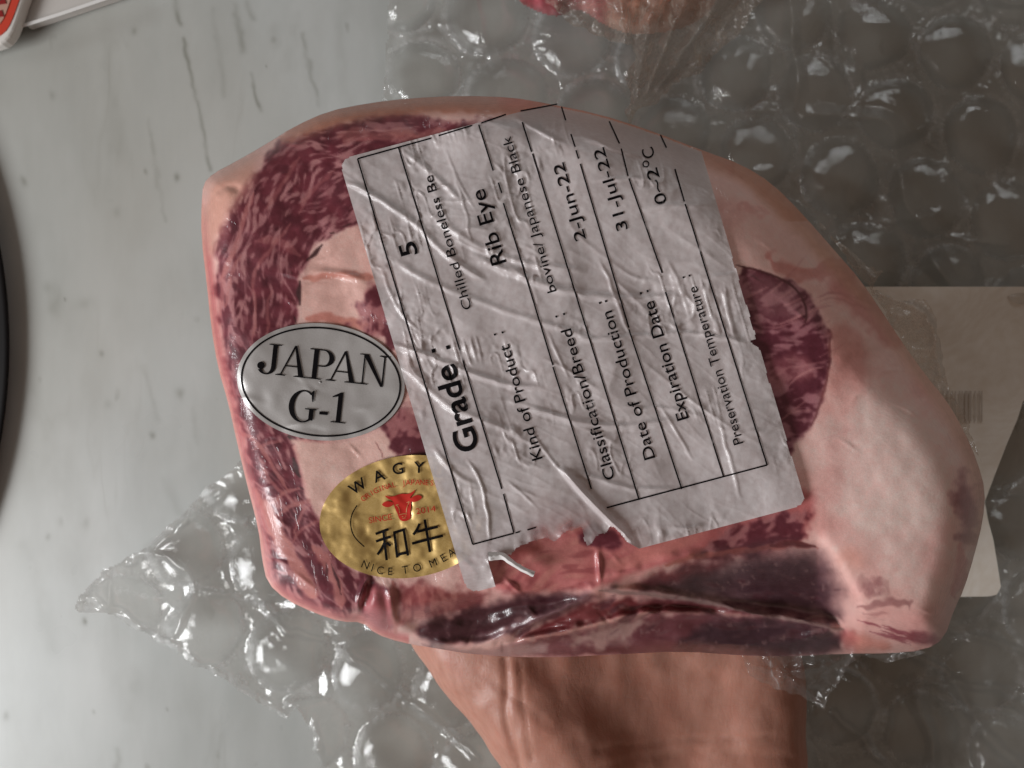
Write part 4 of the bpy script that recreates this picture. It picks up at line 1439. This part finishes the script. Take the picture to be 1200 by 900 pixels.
# ------------------------------------------------------------------ loose plastic of the vacuum bag
def snap(X, Y, sd, st):
    """pull the points just outside an outline onto it; returns the points and the cells to keep"""
    gy, gx = np.gradient(sd, st)
    nn = np.hypot(gx, gy) + 1e-6
    near = (sd <= 0) & (sd > -1.6 * st)
    X2 = np.where(near, X - sd * gx / nn ** 2 * np.minimum(1, nn * 1.4), X); Y2 = np.where(near, Y - sd * gy / nn ** 2 * np.minimum(1, nn * 1.4), Y)
    good = (sd > 0) | near
    inn = sd > 0
    keep = good[:-1, :-1] & good[1:, :-1] & good[1:, 1:] & good[:-1, 1:]
    keep &= inn[:-1, :-1] | inn[1:, :-1] | inn[1:, 1:] | inn[:-1, 1:]
    return X2, Y2, keep


def sheet(name, outline, zfn, mat, parent, st=1.8, rough=1.5, creases=()):
    p = np.asarray(outline, float)
    xs = np.arange(p[:, 0].min() - 3, p[:, 0].max() + 3, st); ys = np.arange(p[:, 1].min() - 3, p[:, 1].max() + 3, st)
    X, Y = np.meshgrid(xs, ys)
    sd = sdist(X, Y, p) + rough * vnoise(X / 9, Y / 9, 3)
    X, Y, keep = snap(X, Y, sd, st)
    z = zfn(X, Y)
    for c, a, w in creases:
        d = pdist(X + 2 * vnoise(X / 12, Y / 12, 1), Y + 2 * vnoise(X / 12, Y / 12, 2), chaikin(c, 2, False))
        z = z + a * np.exp(-(d / w) ** 2)
    v, f = compact(W(X, Y, z).reshape(-1, 3), grid_faces(keep))
    o = make_obj(name, v, f, mat)
    if parent:
        adopt(o, parent)
    return o


sheet('plastic_flap', [(870, 762), (985, 760), (1060, 760), (1085, 764), (1040, 776), (1012, 768), (990, 782), (985, 800), (972, 812), (966, 832), (940, 816), (905, 805), (876, 792)],
      lambda x, y: .083 - .00012 * (y - 765) + .002 * fbm(x, y, 22, 3, 3), M_film, beef,
      creases=[([(1060, 764), (1010, 768), (990, 785), (968, 830)], .002, 2.5), ([(900, 770), (930, 800), (960, 820)], .0015, 3), ([(880, 780), (930, 790), (985, 775)], .0015, 3)])
sheet('plastic_flap', [(960, 262), (990, 290), (1005, 300), (1016, 308), (1034, 318), (1024, 338), (1050, 350), (1085, 352), (1098, 375), (1106, 440), (1135, 500), (1150, 540), (1120, 500), (1060, 405), (1010, 325)],
      lambda x, y: .074 + .003 * fbm(x, y, 24, 3, 5), M_bag, beef, rough=3,
      creases=[([(1030, 345), (1060, 356), (1085, 365), (1096, 400), (1102, 440)], .003, 5), ([(990, 290), (1020, 325)], .002, 3)])


# ------------------------------------------------------------------ person: the left hand under the beef
def build_person():
    bm = bmesh.new()

    def chain(pts, flat=1.0):
        pts = [(np.asarray(p[:3], float), p[3]) for p in pts]
        for (a, ra), (b, rb) in zip(pts[:-1], pts[1:]):
            n = max(2, int(np.linalg.norm(b - a) / (min(ra, rb) * .3)) + 1)
            for t in np.linspace(0, 1, n):
                c = a * (1 - t) + b * t; r = ra * (1 - t) + rb * t
                m = Matrix.Translation(c) @ Matrix.Diagonal((1, 1, flat, 1))
                bmesh.ops.create_icosphere(bm, subdivisions=2, radius=r, matrix=m)

    def P(px, py, z, r):
        return (*W(px, py, z), r)
    # forearm, wrist, heel of the hand and palm (flattened), side by side strands
    for ofs, z, r0 in ((-1, 0, 0), (0, .002, 0), (1, 0, 0)):
        chain([P(775 + ofs * 70, 1500, .040, .036), P(775 + ofs * 62, 1150, .044, .030), P(776 + ofs * 62, 1000, .048, .0265)], .85)
    chain([P(700, 1000, .052, .0225), P(668, 870, .0535, .0225), P(606, 782, .0525, .0225), P(540, 712, .049, .0205), P(505, 650, .048, .017)], .95)
    for x0, x1, x2, r1, r2, dz in ((735, 725, 690, .0235, .0185, .007), (775, 772, 740, .0235, .0185, .009), (820, 818, 790, .0230, .018, .008), (868, 872, 850, .0208, .0175, .003)):
        chain([P(x0, 1000, .0505 - dz, r1), P(x0, 900, .0520 - dz, r1), P(x1, 810, .0520 - dz, r1 * .96), P(x2, 660, .050, r2), P(x2 - 4, 560, .050, .0155)], .92)
    chain([P(690, 870, .049, .022), P(640, 740, .0515, .020), P(650, 600, .050, .016)], .92)
    # fingers under the beef, unequal and slightly bent
    for b, t1, t2, t3, r in (((640, 560, .0535), (620, 460, .0575), (612, 400, .0595), (608, 355, .0605), .0096), ((715, 540, .0535), (706, 430, .0575), (700, 360, .0595), (698, 310, .0605), .0100),
                             ((790, 545, .0535), (796, 440, .0575), (800, 375, .0595), (802, 330, .0605), .0094), ((860, 570, .0540), (880, 490, .058), (890, 440, .0602), (896, 405, .061), .0082)):
        chain([(*W(*b), r * 1.12), (*W(*t1), r), (*W(*t2), r * .95), (*W(*t3), r * .86)], 1.0)
    # thumb from the side of the palm
    chain([P(560, 720, .049, .0185), P(505, 650, .051, .0150), P(470, 590, .056, .0112), P(440, 540, .0585, .0098), P(428, 505, .0605, .0085)], 1.0)
    me = bpy.data.meshes.new('person')
    bm.to_mesh(me); bm.free()
    o = bpy.data.objects.new('person', me)
    COL.objects.link(o)
    m = o.modifiers.new('r', 'REMESH'); m.mode = 'VOXEL'; m.voxel_size = .0010
    s = o.modifiers.new('s', 'SMOOTH'); s.factor = .5; s.iterations = 140
    dg = bpy.context.evaluated_depsgraph_get()
    me2 = bpy.data.meshes.new_from_object(o.evaluated_get(dg))
    o.modifiers.clear(); o.data = me2
    n = len(me2.vertices)
    co = np.empty(n * 3, np.float32); me2.vertices.foreach_get('co', co); co = co.reshape(-1, 3).astype(float)
    no = np.empty(n * 3, np.float32); me2.vertices.foreach_get('normal', no); no = no.reshape(-1, 3)
    s_ = (CAM_H - co[:, 2]) * K
    px = co[:, 0] / s_ + 600; py = 450 - co[:, 1] / s_
    dz = np.zeros(n)
    for p, a, w in (([(592, 772), (596, 800), (594, 840), (602, 880), (612, 920)], -.0009, 4.5), ([(560, 790), (600, 815), (640, 850)], -.0003, 5), ([(690, 905), (760, 885), (860, 880), (930, 890)], -.0003, 5),
                    ([(640, 780), (660, 840), (690, 890)], -.0003, 14), ([(700, 880), (780, 868), (900, 862)], -.0004, 4), ([(606, 775), (612, 830), (622, 890)], -.0004, 3)):
        d = pdist(px + 3 * vnoise(px / 18, py / 18, 2), py + 3 * vnoise(px / 18, py / 18, 3), chaikin(p, 2, False))
        dz += a * np.exp(-(d / w) ** 2)
    dz += .0005 * fbm(px, py, 40, 2, 4)
    co += no * (dz * (no[:, 2] > 0))[:, None]
    # rest the upper side against the underside of the beef, not in it
    sdv = sample(SD, px, py)
    co[:, 2] = np.where((sdv > 18) & (px > PX0) & (px < PX1) & (py > PY0) & (py < PY1 - 4), np.minimum(co[:, 2], .0715), co[:, 2])
    me2.vertices.foreach_set('co', co.astype(np.float32).ravel())
    me2.polygons.foreach_set('use_smooth', np.ones(len(me2.polygons), bool))
    me2.materials.clear(); me2.materials.append(M_skin)
    me2.name = 'person'
    me2.update()
    tag(o, 'bare left hand, palm up, reaching in from below and carrying the beef', 'person')


build_person()

# ------------------------------------------------------------------ paper tag with a faint bar code behind the beef
def build_tag():
    out = [(930, 336), (1300, 336), (1300, 420), (1225, 452), (1199, 470), (1192, 492), (1180, 520), (1166, 556), (1154, 588), (1158, 610), (1164, 632), (1169, 662), (1173, 688), (1168, 697), (1158, 699), (930, 702)]
    zf = lambda x, y: .0200 + .0025 * fbm(x, y, 130, 2, 3) + .0012 * np.sin(x / 40 + y / 70) + .004 * sst(470, 700, y)
    t = NT('tag_paper')
    p = t.principled(Roughness=.4, Coat_Weight=.3, Coat_Roughness=.15)
    c = t.ramp(t.noise(24, 3).outputs[0], [(.3, (.78, .71, .62)), (.7, (.86, .81, .74))])
    t.l(c, p.inputs['Base Color'])
    root = sheet('paper_tag', out, zf, t.m, None, 3.0, .0)
    tag(root, 'pale paper tag with a faint bar code lying on the bubble wrap behind the beef', 'tag')
    mb = simple('faded_print', (.52, .46, .40), .5)
    x = 1104.0
    rnd = random.Random(5)
    while x < 1150:
        w = rnd.choice((1.4, 1.4, 2.2, 3.0))
        q = np.array([(x, 458), (x + w, 458), (x + w, 494), (x, 494)])
        zz = zf(q[:, 0], q[:, 1]) + .0005
        make_obj('bar', W(q[:, 0], q[:, 1], zz), [(3, 2, 1, 0)], mb, root, smooth=False)
        x += w + rnd.choice((1.8, 2.4, 3.4))


build_tag()

# ------------------------------------------------------------------ second piece of meat in a clear bag, top edge
def build_pack():
    root = empty('meat_bag', tuple(W(730, -40, .01)))
    tag(root, 'second piece of meat in a twisted clear bag at the top edge', 'bag of meat')
    out = chaikin([(585, -30), (604, 2), (632, 16), (656, 22), (674, 10), (690, 18), (712, 34), (745, 42), (790, 38), (825, 24), (845, -4), (860, -60), (850, -180), (600, -180)], 2)
    st = 2.0
    xs = np.arange(575, 872, st); ys = np.arange(-188, 50, st)
    X, Y = np.meshgrid(xs, ys)
    sd = sdist(X, Y, out)
    t = np.clip(sd / 60, 0, 1)
    z = .012 + .030 * np.sqrt(np.clip(1 - (1 - t) ** 2, 0, 1)) + .002 * fbm(X, Y, 30, 3, 2)
    n1 = fbm(X, Y, 22, 3, 4)
    c = np.array([190., 152, 138]) + 16 * n1[..., None]
    red = sst(725, 660, X + 22 * n1)[..., None]
    c = c * (1 - red) + (np.array([140., 52, 62]) + 30 * fbm(X, Y, 9, 2, 5)[..., None]) * red
    orange = (sst(.1, .8, fbm(X, Y, 28, 2, 6)) * (X > 690))[..., None] * .22
    c = c * (1 - orange) + np.array([172., 88, 62]) * orange
    ok = sd > 0
    keep = ok[:-1, :-1] & ok[1:, :-1] & ok[1:, 1:] & ok[:-1, 1:]
    v, f, cc = compact(W(X, Y, z).reshape(-1, 3), grid_faces(keep), np.clip(lin(np.clip(c, 5, 250)) * 1.5, 0, .8).reshape(-1, 3))
    o = make_obj('meat_piece', v, f, M_meat, cols=cc)
    adopt(o, root)
    zf = lambda x, y: .030 + .016 * sst(130, -40, y) + .003 * fbm(x, y, 26, 3, 3)
    cr = []
    for q in range(9):
        x0 = 700 + q * 26
        cr.append(([(x0, -60), (735 + (x0 - 735) * .55, 40), (737 + (x0 - 737) * .12, 128)], .003 * (1 if q % 2 else -1), 5))
    sheet('plastic_bag', [(640, -120), (980, -120), (925, -30), (885, 10), (866, 40), (842, 62), (820, 84), (790, 100), (768, 122), (748, 128), (738, 146), (733, 130), (740, 108), (732, 92), (744, 70), (742, 52), (715, 48), (690, 36), (668, 30), (640, 0)],
          zf, M_bag, root, 1.8, 2.5, cr)


build_pack()

# ------------------------------------------------------------------ printed package and pale tray at the upper left
def slab(name, outline, z0, z1, mat, parent=None, bevel=.0):
    p = np.asarray(outline, float)
    top = W(p[:, 0], p[:, 1], z1); bot = top.copy(); bot[:, 2] = z0
    n = len(p)
    V = np.concatenate([top, bot])
    ar = np.sum(top[:, 0] * np.roll(top[:, 1], -1) - np.roll(top[:, 0], -1) * top[:, 1])
    t_ = tuple(range(n)); b_ = tuple(range(2 * n - 1, n - 1, -1))
    F = [t_, b_] + [(i, n + i, n + (i + 1) % n, (i + 1) % n) for i in range(n)]
    if ar < 0:
        F = [f[::-1] for f in F]
    o = make_obj(name, V, F, mat, None, smooth=False)
    if bevel:
        m = o.modifiers.new('b', 'BEVEL'); m.width = bevel; m.segments = 3; m.limit_method = 'ANGLE'
    if parent:
        adopt(o, parent)
    return o


root = empty('food_package', tuple(W(-30, 0, .0)))
tag(root, 'white food package with a rounded red framed front, at the upper left corner', 'package')
slab('package_body', chaikin([(-160, -120), (70, -120), (27, 0), (20, 22), (13, 40), (4, 50), (-8, 54), (-160, 96)], 1), .0058, .0110, simple('white_board', (.74, .72, .68), .35), root, .0012)
slab('red_frame', chaikin([(-150, -116), (62, -116), (23, -2), (16, 18), (9, 34), (0, 42), (-10, 46), (-150, 84)], 1), .0108, .0113, simple('red_board', (.58, .06, .035), .35), root)
slab('inner_panel', chaikin([(-150, -116), (50, -116), (14, -6), (8, 12), (2, 26), (-8, 34), (-150, 70)], 1), .0111, .0116, simple('pink_board', (.50, .30, .23), .4), root)
for q in range(3):
    y = -16 + q * 15
    slab('red_mark', [(-30, y + 2), (8 - q * 3, y - 2), (10 - q * 3, y + 5), (-30, y + 9)], .0114, .0119, simple('dark_red_print', (.26, .02, .02), .4), root)
tray = slab('plastic_tray', chaikin([(16, 34), (70, 17), (120, 0), (190, -24), (190, -140), (30, -140), (20, -40)], 1), .001, .0055, simple('pale_tray', (.56, .53, .50), .35), None, .0008)
v_, f_ = strip(np.array([(16, 33.5), (70, 16.5), (120, -.5), (190, -24.5)]), 4.0)
rim = make_obj('tray_rim', np.concatenate([W(v_[:, 0], v_[:, 1], .0070), W(v_[:, 0], v_[:, 1], .0045)]),
               [f[::-1] for f in f_] + [(0, 1, 9, 8), (1, 2, 10, 9), (2, 3, 11, 10), (5, 4, 12, 13), (6, 5, 13, 14), (7, 6, 14, 15)], simple('tray_rim_white', (.78, .77, .75), .3), tray, smooth=False)
tag(tray, 'pale tray with a white rim beside the red framed package', 'tray')

# ------------------------------------------------------------------ round black pan whose wall reaches in at the left edge
def build_pan():
    c = W(-622, 405, .004); R = 634 * (CAM_H - .004) * K
    prof = [(0, .0), (R * .93, .0), (R * .985, .0005), (R * .995, .0018), (R * .998, .0036), (R, .004), (R * .999, .0044), (R * .99, .0042), (R * .97, .0030), (R * .94, .0024), (0, .0024)]
    n = 160
    V, F = [], []
    for r, z in prof:
        for k2 in range(n):
            t = 2 * math.pi * k2 / n
            V.append((c[0] + r * math.cos(t), c[1] + r * math.sin(t), z + .001))
    for q in range(len(prof) - 1):
        for k2 in range(n):
            F.append((q * n + k2, q * n + (k2 + 1) % n, (q + 1) * n + (k2 + 1) % n, (q + 1) * n + k2))
    bm = bmesh.new()
    o = make_obj('frying_pan', V, F, simple('black_enamel', (.006, .005, .005), .6, Specular_IOR_Level=.15))
    bm.from_mesh(o.data); bmesh.ops.remove_doubles(bm, verts=bm.verts[:], dist=1e-6); bmesh.ops.recalc_face_normals(bm, faces=bm.faces[:]); bm.to_mesh(o.data); bm.free()
    # handle pointing away from the picture
    h = slab('handle', [(-1500, 330), (-1255, 360), (-1255, 440), (-1500, 470)], .0015, .0040, simple('black_handle', (.015, .014, .014), .45), None, .001)
    h.parent = o
    tag(o, 'black round pan rim reaching in at the left edge', 'pan')


build_pan()
